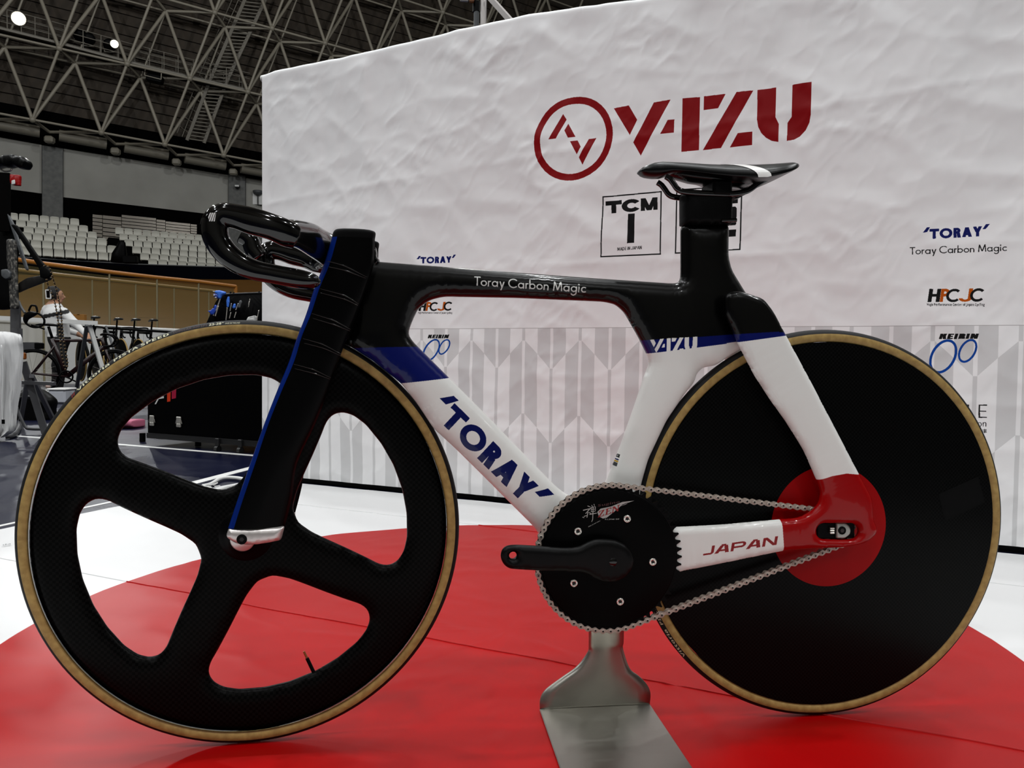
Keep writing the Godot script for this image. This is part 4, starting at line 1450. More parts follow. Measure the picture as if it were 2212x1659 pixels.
func build_drive(bike: Node3D) -> void:
	var ZC := 0.0435
	var bb3 := Vector3(BB.x, BB.y, 0.0)
	var cr := group_node(bike, "chainring", bb3)
	var gp := PackedVector2Array()
	var N := 59
	for i in N:
		for q in [[0.1142, -0.5], [0.1149, -0.34], [0.1185, -0.19], [0.1222, -0.09], [0.1222, 0.09], [0.1185, 0.19], [0.1149, 0.34]]:
			var a: float = TAU * (i + q[1]) / N
			gp.append(Vector2(cos(a), sin(a)) * q[0])
	part(cr, "toothed_ring", prism(gp, ZC - 0.0016, ZC + 0.0016), M.black)
	part(cr, "disc", lathe([Vector2(0.112, ZC), Vector2(0.1125, ZC + 0.002), Vector2(0.1105, ZC + 0.0032), Vector2(0.070, ZC + 0.0044), Vector2(0.0, ZC + 0.0044)], 120), M.ring)
	part(cr, "disc_back", lathe([Vector2(0.112, ZC), Vector2(0.1105, ZC - 0.0035), Vector2(0.02, ZC - 0.0035), Vector2(0.02, 0.018)], 60), M.black)
	for q in [[1355, 1121], [1248.8, 1148.3], [1410.5, 1214.3], [1240, 1260], [1340, 1300]]:
		var w := on_z(q[0], q[1], ZC + 0.006) - bb3
		var st := SurfaceTool.new()
		var bolt := lathe([Vector2(0.0026, 0.0012), Vector2(0.0032, 0.0022), Vector2(0.0055, 0.0024), Vector2(0.0062, 0.0018), Vector2(0.0062, 0.0)], 24)
		part(cr, "ring_bolt", bolt, M.chrome, Transform3D(Basis(), Vector3(w.x, w.y, ZC + 0.0042)))
		rod(cr, "bolt_socket", Vector3(w.x, w.y, ZC + 0.003), Vector3(w.x, w.y, ZC + 0.0052), 0.0030, M.hole, 6)
	# prints on the disc, measured in the photograph
	var o5 := func(polys: Array, m: Material, called: String):
		part(cr, called, plate(crop(polys, 1060, 1000, 4.148), func(v: Vector2): return on_z(v.x, v.y, ZC + 0.0047) - bb3), m)
	var silver := mat(Color(0.62, 0.61, 0.60), 0.5)
	var redp := mat(Color(0.50, 0.012, 0.02), 0.5)
	o5.call([[[955, 440], [985, 410], [1080, 390], [1180, 350], [1284, 338], [1180, 372], [1150, 400], [1090, 450], [1040, 490], [1005, 498], [970, 480]], [[1150, 392], [1230, 360], [1210, 372]], [[1160, 372], [1250, 350], [1240, 354]]], silver, "brush_stroke_print")
	var zen := font_polys("ZEN", "Droid Serif", 700)
	var zmap := func(v: Vector2): return on_z(v.x, v.y, ZC + 0.0050) - bb3
	part(cr, "red_lettering", plate(lay(zen[1], Vector2(1291.5, 1118.0), Vector2(46.0 / zen[0], -14.5 / zen[0]), Vector2(2.0, -13.5)), zmap), redp)
	var sug := font_polys("Sugino", "Droid Sans", 700)
	part(cr, "dark_red_lettering", plate(lay(sug[1], Vector2(1291.0, 1096.5), Vector2(47.0 / sug[0], -8.5 / sug[0]), Vector2(0.8, -5.0)), zmap), mat(Color(0.20, 0.008, 0.012), 0.5))
	var trk := font_polys("TRACK RACING", "Droid Sans", 700)
	part(cr, "silver_lettering", plate(lay(trk[1], Vector2(1270.0, 1139.5), Vector2(26.0 / trk[0], -13.5 / trk[0]), Vector2(0.9, -2.3)), zmap), silver)
	var pcd := font_polys("P.C.D144  59T", "Droid Sans", 700)
	part(cr, "silver_lettering", plate(lay(pcd[1], Vector2(1307.0, 1123.3), Vector2(30.5 / pcd[0], -0.5 / pcd[0]), Vector2(0.4, -2.6)), zmap), silver)
	# brushed character
	var ks := []
	for q in [[[868, 385], [893, 395], 7], [[828, 425], [905, 405], 8], [[888, 412], [850, 455], 8], [[872, 440], [862, 490], 8], [[880, 440], [898, 455], 6], [[905, 378], [912, 395], 6], [[925, 368], [930, 385], 6], [[898, 400], [940, 392], 6], [[898, 418], [938, 412], 6], [[900, 400], [902, 440], 6], [[938, 392], [936, 435], 6], [[898, 438], [938, 432], 6], [[885, 460], [950, 450], 9], [[918, 392], [914, 505], 8], [[914, 505], [904, 528], 6], [[835, 480], [862, 470], 7], [[822, 485], [838, 492], 6]]:
		var a := Vector2(q[0][0], q[0][1])
		var b := Vector2(q[1][0], q[1][1])
		var n: Vector2 = (b - a).normalized().orthogonal() * q[2] * 0.5
		ks.append([a + n, b + n * 0.7, b - n * 0.7, a - n])
	o5.call(ks, silver, "brushed_character_print")
	# crank arm
	var arm := group_node(bike, "crank_arm")
	var za := 0.0705
	var aq := []
	for q in [[86, 825], [95, 785], [122, 750], [165, 735], [230, 732], [420, 742], [640, 758], [740, 760], [810, 748], [870, 715], [940, 690], [1030, 690], [1130, 700], [1220, 740], [1280, 810], [1300, 890], [1280, 970], [1220, 1040], [1130, 1080], [1040, 1082], [950, 1050], [880, 1005], [800, 982], [640, 970], [420, 962], [240, 952], [165, 945], [120, 915], [92, 865]]:
		aq.append([1060 + q[0] / 4.148, 1000 + q[1] / 4.148])
	var eye := PackedVector2Array()
	for k in 20: 
		var w := on_z(1060 + 198 / 4.148 + cos(TAU * k / 20) * 8.0, 1000 + 826 / 4.148 + sin(TAU * k / 20) * 8.0, za)
		eye.append(Vector2(w.x, w.y))
	part(arm, "arm", inflate(outline(aq, za, 2, 4.0), [eye], 0.0085, 0.012, func(v): return lerpf(za - 0.010, za, clampf((BB.x - v.x) / 0.09, 0.0, 1.0)), fr_uv, 0.003), M.crank)
	var eyec := on_z(1060 + 198 / 4.148, 1000 + 826 / 4.148, za)
	part(arm, "pedal_thread", lathe([Vector2(0.0064, 0.004), Vector2(0.0069, -0.007)], 24), M.black, Transform3D(Basis(), Vector3(eyec.x, eyec.y, za)))
	var cpq := on_z(1324.5, 1214.6, za)
	part(arm, "spindle_cap", lathe([Vector2(0.0, 0.0014), Vector2(0.0050, 0.0014), Vector2(0.0064, 0.0007), Vector2(0.0068, 0.0)], 28), M.gloss, Transform3D(Basis(), Vector3(BB.x, BB.y, za - 0.0016)))
	rod(bike, "bottom_bracket_axle", Vector3(BB.x, BB.y, -0.06), Vector3(BB.x, BB.y, ZC + 0.015), 0.015, M.black, 20)
	# chain: alternating inner and outer links along the two runs and the ring
	var ch := group_node(bike, "chain")
	var C0 := BB
	var C1 := Vector2(WB, WR)
	var r0 := 0.1193
	var r1 := 0.0286
	var d := C1 - C0
	var dl := d.length()
	var base := d.angle()
	var off := acos((r0 - r1) / dl)
	var ta := base + off
	var tb := base - off
	var path := PackedVector2Array()
	# upper run from the sprocket to the ring, round the ring, lower run back, round the sprocket
	var u1 := C1 + Vector2(cos(ta), sin(ta)) * r1
	var u0 := C0 + Vector2(cos(ta), sin(ta)) * r0
	var l0 := C0 + Vector2(cos(tb), sin(tb)) * r0
	var l1 := C1 + Vector2(cos(tb), sin(tb)) * r1
	for k in 60: path.append(u1.lerp(u0, k / 60.0))
	var sweep_a := TAU - 2.0 * off
	for k in 200:
		var a := ta + sweep_a * k / 200.0
		path.append(C0 + Vector2(cos(a), sin(a)) * r0)
	for k in 60: path.append(l0.lerp(l1, k / 60.0))
	for k in 40:
		var a := tb + 2.0 * off * k / 40.0
		path.append(C1 + Vector2(cos(a), sin(a)) * r1)
	var pts := even_steps(path, 0.0127)
	var inner := link_mesh(0.0029, 0.0046, false)
	var outer := link_mesh(0.0040, 0.0045, true)
	for i in pts.size():
		var a := pts[i]
		var b := pts[(i + 1) % pts.size()]
		var t := (b - a).normalized()
		var xf := Transform3D(Basis(Vector3(t.x, t.y, 0), Vector3(-t.y, t.x, 0), Vector3(0, 0, 1)), Vector3((a.x + b.x) * 0.5, (a.y + b.y) * 0.5, ZC))
		part(ch, "chain_link", inner if i % 2 == 0 else outer, null, xf)
func even_steps(path: PackedVector2Array, pitch: float) -> PackedVector2Array:
	var total := 0.0
	for i in path.size(): total += path[i].distance_to(path[(i + 1) % path.size()])
	var n := int(round(total / pitch / 2.0)) * 2
	var step := total / n
	var out := PackedVector2Array()
	var acc := 0.0
	var want := 0.0
	for i in path.size():
		var a := path[i]
		var b := path[(i + 1) % path.size()]
		var l := a.distance_to(b)
		while want <= acc + l and out.size() < n:
			out.append(a.lerp(b, (want - acc) / l))
			want += step
		acc += l
	return out
func link_mesh(zh: float, r: float, pins: bool) -> ArrayMesh:
	# two figure-eight side plates (and, on outer links, the pin ends with their hollow centres)
	var hp := 0.00635
	var q := PackedVector2Array()
	for k in 9: q.append(Vector2(hp, 0) + Vector2(cos(-1.9 + 3.8 * k / 8.0), sin(-1.9 + 3.8 * k / 8.0)) * r)
	q.append(Vector2(0, r * 0.40))
	for k in 9: q.append(Vector2(-hp, 0) + Vector2(cos(PI - 1.9 + 3.8 * k / 8.0), sin(PI - 1.9 + 3.8 * k / 8.0)) * r)
	q.append(Vector2(0, -r * 0.40))
	var st := SurfaceTool.new()
	st.begin(Mesh.PRIMITIVE_TRIANGLES)
	for s in [1.0, -1.0]:
		st.append_from(prism(q, s * zh - 0.0005, s * zh + 0.0005), 0, Transform3D.IDENTITY)
	for x in [hp, -hp]:
		if pins:
			st.append_from(lathe([Vector2(0.0017, 0.0056), Vector2(0.0030, 0.0056), Vector2(0.0031, 0.004)], 10), 0, Transform3D(Basis(), Vector3(x, 0, 0)))
		else:
			st.append_from(lathe([Vector2(0.0038, 0.0028), Vector2(0.0038, -0.0028)], 10), 0, Transform3D(Basis(), Vector3(x, 0, 0)))
	var mesh := st.commit()
	mesh.surface_set_material(0, M.chain)
	if pins:
		var s2 := SurfaceTool.new()
		s2.begin(Mesh.PRIMITIVE_TRIANGLES)
		for x in [hp, -hp]:
			s2.append_from(lathe([Vector2(0.0, 0.0053), Vector2(0.00175, 0.0053)], 8), 0, Transform3D(Basis(), Vector3(x, 0, 0)))
		s2.commit(mesh)
		mesh.surface_set_material(1, M.hole)
	return mesh

# ---------------------------------------------------------------- display stand
func build_stand() -> void:
	var sd := thing("display_stand", "bent stainless steel plate stand holding the bicycle under its cranks", "stand")
	var z0 := -0.057
	var m := mat(Color(0.62, 0.61, 0.58), 0.36, 1.0)
	m.roughness_texture = blotch(Color(0.88, 0.88, 0.88), Color(1, 1, 1), 256, 0.01, 0.12, 14)
	m.uv1_triplanar = true
	m.uv1_world_triplanar = true
	m.uv1_scale = Vector3(3, 3, 3)
	# upright: measured outline, with a soft bend forward to the bottom bracket
	var L := [[1273.5, 1330], [1273.5, 1362], [1273.5, 1394], [1271, 1412], [1247.5, 1443], [1213, 1468], [1180, 1493], [1168, 1512], [1166, 1537]]
	var R := [[1349, 1330], [1349, 1368], [1348.5, 1390], [1347.5, 1404], [1362, 1446], [1382, 1463], [1398.5, 1480], [1406, 1498], [1402.7, 1525]]
	var lp := []
	var rp := []
	for i in L.size():
		var y := on_z(L[i][0], L[i][1], z0).y
		var z := z0 + 0.045 * smoothstep(0.10, 0.20, y)
		lp.append(on_z(L[i][0], L[i][1], z))
		rp.append(on_z(R[i][0], R[i][1], z))
	lp[8].y = 0.004
	rp[8].y = 0.004
	lp = curve3(lp, 4)
	rp = curve3(rp, 4)
	var rows := []
	for sgn in [1.0]:
		for i in lp.size():
			var row := PackedVector3Array()
			for k in 9: row.append(lp[i].lerp(rp[i], k / 8.0) + Vector3(0, 0, 0.002 - 0.006 * pow(absf(k / 4.0 - 1.0), 2.0) * smoothstep(0.0, 0.03, lp[i].y)))
			for k in 9: row.append(row[8 - k] - Vector3(0, 0, 0.004))
			rows.append(row)
	part(sd, "upright_plate", skin(rows, true, true), m)
	var bx := 0.1995
	part(sd, "base_plate", block(Vector3(bx, 0.004, 0.42), 0.0015), m, Transform3D(Basis(), Vector3(0.5825, 0.0032, z0 + 0.21)))
	part(sd, "cradle", block(Vector3(0.056, 0.05, 0.04), 0.004), m, Transform3D(Basis(), Vector3(lp[0].lerp(rp[0], 0.5).x, 0.209, 0.0)))

# ---------------------------------------------------------------- the hall
const TR_O := Vector3(-23.8, 15.2, -51.0)        # a lower node of the roof's space frame
const TR_U := Vector3(3.476, -0.182, -1.588)     # one bay along the eaves
const TR_V := Vector3(1.686, 4.458, 0.1615)      # one bay up the roof
const TR_W := Vector3(-0.592, 2.009, -0.688)     # lower to upper layer
const WALL_E := Vector3(0.909, 0.0, -0.416)      # along the far wall
const WALL_N := Vector3(0.416, 0.0, 0.909)       # out of the far wall, towards the track
func seen_at(p: Vector3) -> Vector2:
	var d := p - CAM_POS
	var w := d.dot(CAM_F)
	return Vector2(1106.0 + FOCAL * d.dot(CAM_R) / w, 829.5 - FOCAL * d.dot(CAM_U) / w)
func in_view(p: Vector3) -> bool:
	var q := seen_at(p)
	return q.x > -60.0 and q.x < 1360.0 and q.y > -60.0 and q.y < 420.0
func hit(x: float, y: float, o: Vector3, n: Vector3) -> Vector3:
	var d := ray(x, y)
	return CAM_POS + d * (n.dot(o - CAM_POS) / n.dot(d))
func wall_o() -> Vector3:
	return TR_O + 0.5 * TR_U - 0.5 * TR_V + TR_W - WALL_N * 1.2
func on_wall(x: float, y: float, proud := 0.0) -> Vector3:
	return hit(x, y, wall_o() + WALL_N * proud, WALL_N)
func on_truss(x: float, y: float, inside := 0.0) -> Vector3:
	var n := TR_U.cross(TR_V).normalized()
	return hit(x, y, TR_O + n * inside, n)
func slab(a: Vector3, b: Vector3, c: Vector3, d: Vector3, back: Vector3) -> ArrayMesh:
	# solid plate with the four corners of its face given in order
	var f := [a, b, c, d]
	var st := SurfaceTool.new()
	st.begin(Mesh.PRIMITIVE_TRIANGLES)
	st.set_smooth_group(-1)
	var cen := (a + b + c + d) * 0.25 + back * 0.5
	var quad := func(p: Vector3, q: Vector3, r: Vector3, s: Vector3, uv: Array):
		var nrm := (q - p).cross(r - p)
		var flip: bool = nrm.dot((p + q + r + s) * 0.25 - cen) >= 0.0
		var v := [p, q, r, s]
		for k in ([0, 2, 1, 0, 3, 2] if flip else [0, 1, 2, 0, 2, 3]):
			st.set_uv(uv[k])
			st.add_vertex(v[k])
	var L := a.distance_to(b)
	var H := a.distance_to(d)
	var uvs := [Vector2(0, 0), Vector2(L, 0), Vector2(L, H), Vector2(0, H)]
	quad.call(a, b, c, d, uvs)
	quad.call(a + back, b + back, c + back, d + back, uvs)
	for i in 4: quad.call(f[i], f[(i + 1) % 4], f[(i + 1) % 4] + back, f[i] + back, uvs)
	st.generate_normals()
	return st.commit()
func wall_plate(parent: Node, called: String, pxs: Array, proud: float, thick: float, m: Material) -> void:
	var c := []
	for q in pxs: c.append(on_wall(q[0], q[1], proud))
	part(parent, called, slab(c[0], c[1], c[2], c[3], -WALL_N * thick), m)
func build_hall() -> void:
	var dark := mat(Color(0.012, 0.011, 0.010), 0.8, 0.0, 0.0, 0.1)
	var render_grey := mat(Color(1, 1, 1), 0.85)
	render_grey.albedo_texture = blotch(Color(0.56, 0.555, 0.53), Color(0.61, 0.605, 0.58), 128, 0.03, 0.03, 4)
	render_grey.uv1_scale = Vector3(0.1, 0.1, 0.1)
	var concrete := mat(Color(1, 1, 1), 0.85)
	concrete.albedo_texture = blotch(Color(0.36, 0.365, 0.36), Color(0.43, 0.43, 0.42), 128, 0.06, 0.06, 6)
	concrete.uv1_scale = Vector3(0.3, 0.3, 0.3)
	var steel := mat(Color(0.54, 0.515, 0.46), 0.45)
	var deck := mat(Color(1, 1, 1), 0.8)
	deck.albedo_texture = blotch(Color(0.165, 0.138, 0.105), Color(0.235, 0.197, 0.152), 128, 0.05, 0.02, 9)
	deck.uv1_scale = Vector3(0.2, 0.2, 0.2)
	# far wall with rendered panels between concrete pillars over a dark concourse
	var w := setting("wall_far")
	var wo := wall_o()
	var base := Vector3(wo.x, 0, wo.z)
	part(w, "wall_base", slab(base - WALL_E * 45.0, base + WALL_E * 75.0, base + WALL_E * 75.0 + Vector3(0, 20, 0), base - WALL_E * 45.0 + Vector3(0, 20, 0), -WALL_N * 0.5), dark)
	wall_plate(w, "rendered_panel", [[-160, 268], [90, 313], [90, 418], [-160, 384]], 0.12, 0.1, render_grey)
	wall_plate(w, "rendered_panel", [[137, 321], [493, 378], [493, 467], [137, 426]], 0.12, 0.1, render_grey)
	wall_plate(w, "rendered_panel", [[531, 384], [900, 440], [900, 512], [531, 472]], 0.12, 0.1, render_grey)
	wall_plate(w, "rendered_panel", [[531, 474], [900, 516], [900, 600], [531, 580]], 0.12, 0.1, concrete)
	for q in [[91, 136], [494, 530], [860, 890]]:
		var k: float = 0.152
		wall_plate(w, "pillar", [[q[0], 300 + q[0] * k], [q[1], 300 + q[1] * k], [q[1], 620], [q[0], 620]], 0.35, 0.6, concrete)
	# metal shutters in the concourse
	var shut := mat(Color(0.46, 0.44, 0.41), 0.25, 0.9)
	for q in [[200, 222, 463, 520], [222, 263, 465, 528], [263, 338, 464, 512], [338, 358, 474, 518], [358, 412, 478, 520], [412, 426, 484, 520]]:
		var n := 7
		for i in n:
			var y0: float = lerpf(q[2], q[3], float(i) / n)
			var y1: float = lerpf(q[2], q[3], (i + 0.8) / n)
			wall_plate(w, "shutter_slat", [[q[0], y0], [q[1] - 1, y0 + (q[1] - q[0]) * 0.1], [q[1] - 1, y1 + (q[1] - q[0]) * 0.1], [q[0], y1]], 0.3 + 0.06 * sin(q[0]), 0.05, shut)
	# other walls of the hall, outside the picture
	var light := mat(Color(0.62, 0.61, 0.58), 0.85)
	var w2 := setting("wall_right")
	part(w2, "wall_base", box(Vector3(0.5, 32, 130)), light, Transform3D(Basis(), Vector3(52, 15.8, -10)))
	var w3 := setting("wall_rear")
	part(w3, "wall_base", box(Vector3(130, 32, 0.5)), light, Transform3D(Basis(), Vector3(0, 15.8, 42)))
	var w4 := setting("wall_left")
	part(w4, "wall_base", box(Vector3(0.5, 32, 130)), light, Transform3D(Basis(), Vector3(-62, 15.8, -10)))
	# roof: decking in overlapping strips, carried by the space frame
	var cl := setting("ceiling")
	part(cl, "roof_slab", box(Vector3(130, 0.4, 130)), mat(Color(0.40, 0.37, 0.33), 0.85), Transform3D(Basis(), Vector3(0, 31.8, -10)))
	var n_out := -TR_U.cross(TR_V).normalized()
	if n_out.dot(TR_W) < 0.0: n_out = -n_out
	for k in range(-9, 30):
		var f := k / 7.0
		var a := TR_O - TR_U * 3.0 + TR_V * f + TR_W * 1.22 + n_out * 1.1
		var b := TR_O + TR_U * 13.0 + TR_V * f + TR_W * 1.22 + n_out * 1.1
		var up := TR_V / 7.0 * 1.04
		part(cl, "roof_panel", slab(a, b, b + up + n_out * 0.16, a + up + n_out * 0.16, n_out * 0.08), deck)
	part(cl, "roof_backing", slab(TR_O - TR_U * 6.0 - TR_V * 1.3 + TR_W * 1.22 + n_out * 1.7, TR_O + TR_U * 16.0 - TR_V * 1.3 + TR_W * 1.22 + n_out * 1.7, TR_O + TR_U * 16.0 + TR_V * 4.2 + TR_W * 1.22 + n_out * 1.7, TR_O - TR_U * 6.0 + TR_V * 4.2 + TR_W * 1.22 + n_out * 1.7, n_out * 0.3), dark)
	var low := func(i: float, j: float) -> Vector3: return TR_O + TR_U * i + TR_V * j
	var upp := func(i: float, j: float) -> Vector3: return TR_O + TR_U * i + TR_V * j + TR_W
	var ball := SphereMesh.new()
	ball.radius = 0.2
	ball.height = 0.4
	ball.radial_segments = 12
	ball.rings = 6
	for i in range(-2, 10):
		for j in range(0, 4):
			var p: Vector3 = low.call(i, j)
			if in_view(p):
				part(cl, "truss_node", ball, steel, Transform3D(Basis(), p))
			for q in [[low.call(i + 1, j), 0.08], [low.call(i, j + 1), 0.095]]:
				if in_view(p) or in_view(q[0]): rod(cl, "truss_bar", p, q[0], q[1], steel, 8)
			for e in [[-0.5, -0.5], [0.5, -0.5], [-0.5, 0.5], [0.5, 0.5]]:
				var t: Vector3 = upp.call(i + e[0], j + e[1])
				if in_view(p) or in_view(t): rod(cl, "truss_strut", p, t, 0.115 if e[1] > 0.0 else 0.10, steel, 8)
			var h: Vector3 = upp.call(i + 0.5, j + 0.5)
			for t in [upp.call(i + 1.5, j + 0.5), upp.call(i + 0.5, j + 1.5)]:
				if in_view(h) and in_view(t): rod(cl, "upper_bar", h, t, 0.07, steel, 6)
	# ring beam along the eaves, in lengths between the bearings
	var pipe := mat(Color(0.48, 0.46, 0.41), 0.5)
	for i in range(-2, 10):
		var a: Vector3 = upp.call(i + 0.5, -0.5)
		rod(cl, "ring_beam", a + TR_U * 0.14 - Vector3(0, 0.1, 0), a + TR_U * 0.86 - Vector3(0, 0.1, 0), 0.36, pipe, 16)
		part(cl, "bearing", block(Vector3(0.55, 0.45, 0.55), 0.1), pipe, Transform3D(Basis(), a - Vector3(0, 0.5, 0)))
	build_roof_things(steel)
	build_track(concrete)
func build_roof_things(steel: Material) -> void:
	# catwalk with railings
	var cw := thing("catwalk", "steel catwalk with railings slung under the roof trusses", "catwalk")
	var rail := mat(Color(0.44, 0.42, 0.38), 0.5)
	var floor_px := [[-60, 46], [0, 62], [120, 92], [275, 134], [400, 165], [540, 197]]
	var n := TR_U.cross(TR_V).normalized()
	if n.dot(CAM_POS - TR_O) < 0.0: n = -n
	var dk := []
	for q in floor_px: dk.append(hit(q[0], q[1], TR_O - n * 0.35, n))
	for i in dk.size() - 1:
		beam(cw, "walkway_beam", dk[i], dk[i + 1], 0.25, 0.14, rail)
		var side := Vector3(-0.416, 0.0, -0.909) * 0.9
		part(cw, "walkway_grating", slab(dk[i], dk[i + 1], dk[i + 1] + side, dk[i] + side, Vector3(0, -0.06, 0)), mat(Color(0.05, 0.045, 0.04), 0.8))
		for s in [Vector3.ZERO, side]:
			for h in [0.45, 0.85, 1.25]:
				rod(cw, "handrail", dk[i] + s + Vector3(0, h, 0), dk[i + 1] + s + Vector3(0, h, 0), 0.028, rail, 6)
			var cnt := 4
			for k in cnt:
				var b: Vector3 = dk[i].lerp(dk[i + 1], (k + 0.5) / cnt) + s
				rod(cw, "stanchion", b, b + Vector3(0, 1.25, 0), 0.03, rail, 6)
	# sloping stair ladder
	var ld := thing("roof_ladder", "long grey stair ladder with many rungs sloping down from the catwalk", "ladder")
	var lp := [[538, -20], [529, 0], [455, 171], [404, 303]]
	var rp := [[580, -16], [571, 5], [492, 172], [441, 309]]
	var A := []
	var B := []
	for i in 4:
		A.append(hit(lp[i][0], lp[i][1], TR_O - n * 1.0, n))
		B.append(hit(rp[i][0], rp[i][1], TR_O - n * 1.0, n))
	for i in 3:
		beam(ld, "stringer", A[i], A[i + 1], 0.09, 0.22, rail)
		beam(ld, "stringer", B[i], B[i + 1], 0.09, 0.22, rail)
		var cnt: int = [3, 23, 18][i]
		for k in cnt: rod(ld, "rung", A[i].lerp(A[i + 1], (k + 0.5) / cnt), B[i].lerp(B[i + 1], (k + 0.5) / cnt), 0.05, rail, 6)
		var off := Vector3(-0.75, 0.55, -0.3)
		for h in [0.5, 1.0]: rod(ld, "side_rail", A[i] + off * h, A[i + 1] + off * h, 0.035, rail, 6)
		for k in (cnt / 3): rod(ld, "baluster", A[i].lerp(A[i + 1], (k * 3.0 + 1.0) / cnt), A[i].lerp(A[i + 1], (k * 3.0 + 1.0) / cnt) + off, 0.03, rail, 6)
	# dark lamps and a loudspeaker
	for q in [[191, 84, "unlit black floodlight on the catwalk, left of the small lit one"], [172, 76, "unlit black floodlight on the catwalk, further left of two dark ones"], [236, 97, "unlit black floodlight tucked against the small lit one"]]:
		var at := hit(q[0], q[1], TR_O - n * 1.1, n)
		var t := thing("dark_floodlight", q[2], "floodlight", at, "unlit floodlights on the catwalk")
		var hs := sweep([Vector3(-0.15, 0.1, -0.2), Vector3(-0.05, 0.05, -0.1), Vector3(0.0, 0.0, 0.0), Vector3(0.1, -0.08, 0.2), Vector3(0.12, -0.1, 0.24)], [Vector2(0.10, 0.10), Vector2(0.26, 0.26), Vector2(0.34, 0.34), Vector2(0.40, 0.40), Vector2(0.36, 0.36)], 16)
		part(t, "housing", hs, M.black)
		rod(t, "bracket", Vector3(-0.3, -0.45, 0), Vector3(-0.25, 0.35, 0), 0.04, rail, 6)
		rod(t, "yoke", Vector3(-0.32, -0.45, 0), Vector3(0.32, -0.45, 0), 0.04, rail, 6)
	var sp := thing("loudspeaker", "black loudspeaker box in a pale bracket under the roof truss", "loudspeaker", hit(335, 171, TR_O - n * 0.5, n))
	part(sp, "cabinet", block(Vector3(1.0, 0.5, 0.6), 0.06), M.black, Transform3D(Basis(Vector3.FORWARD, 0.18), Vector3.ZERO))
	beam(sp, "bracket_bar", Vector3(-0.55, 0.1, 0.36), Vector3(0.5, -0.12, 0.36), 0.05, 0.05, steel)
	beam(sp, "bracket_arm", Vector3(-0.55, 0.1, 0.36), Vector3(-0.5, 0.55, 0.36), 0.05, 0.05, steel)
	beam(sp, "bracket_arm", Vector3(0.5, -0.12, 0.36), Vector3(0.52, 0.30, 0.36), 0.05, 0.05, steel)
	# fittings on the wall
	var f1 := thing("wall_lamp", "small box lamp high on the grey pillar beside the banner", "lamp", on_wall(513, 403, 0.6))
	part(f1, "case", block(Vector3(0.34, 0.22, 0.3), 0.04), M.dark_paint)
	part(f1, "glass", block(Vector3(0.30, 0.12, 0.04), 0.01), M.white_paint, Transform3D(Basis(), Vector3(0, 0.02, 0.17)))
	var f2 := thing("wall_siren", "round grey siren on a white plate on the wall beside the banner", "siren", on_wall(557, 418, 0.4))
	part(f2, "plate", block(Vector3(0.9, 0.9, 0.05), 0.02), M.white_paint, Transform3D(Basis(), Vector3(0, -0.35, -0.15)))
	part(f2, "horn", sweep([Vector3(0, -0.15, 0), Vector3(0, 0, 0), Vector3(0, 0.18, 0), Vector3(0, 0.22, 0)], [Vector2(0.12, 0.12), Vector2(0.34, 0.34), Vector2(0.38, 0.38), Vector2(0.30, 0.30)], 16), M.grey)
	rod(f2, "stem", Vector3(0, -0.9, 0), Vector3(0, -0.1, 0), 0.04, M.dark_paint, 8)
func ordinal(i: int) -> String:
	return ["first", "second", "third", "fourth", "fifth", "sixth", "seventh", "eighth", "ninth", "tenth", "eleventh"][i]
func seat_mesh() -> ArrayMesh:
	# moulded seat: curved back, folded-down pan with a rounded front
	var rows := []
	var prof := [[0.02, 0.40, 0.19], [0.0, 0.37, 0.21], [0.03, 0.15, 0.215], [0.07, 0.03, 0.215], [0.16, 0.0, 0.21], [0.34, 0.015, 0.20], [0.38, 0.0, 0.18], [0.36, -0.03, 0.17], [0.12, -0.05, 0.18], [0.02, 0.0, 0.19], [-0.03, 0.12, 0.19], [-0.05, 0.37, 0.19], [-0.02, 0.41, 0.17]]
	for q in prof:
		var row := PackedVector3Array()
		for k in 7:
			var u := k / 3.0 - 1.0
			row.append(Vector3(u * q[2], q[1] - 0.02 * pow(absf(u), 4.0), q[0] + 0.03 * u * u))
		rows.append(row)
	rows.append(rows[0])
	return skin(rows)
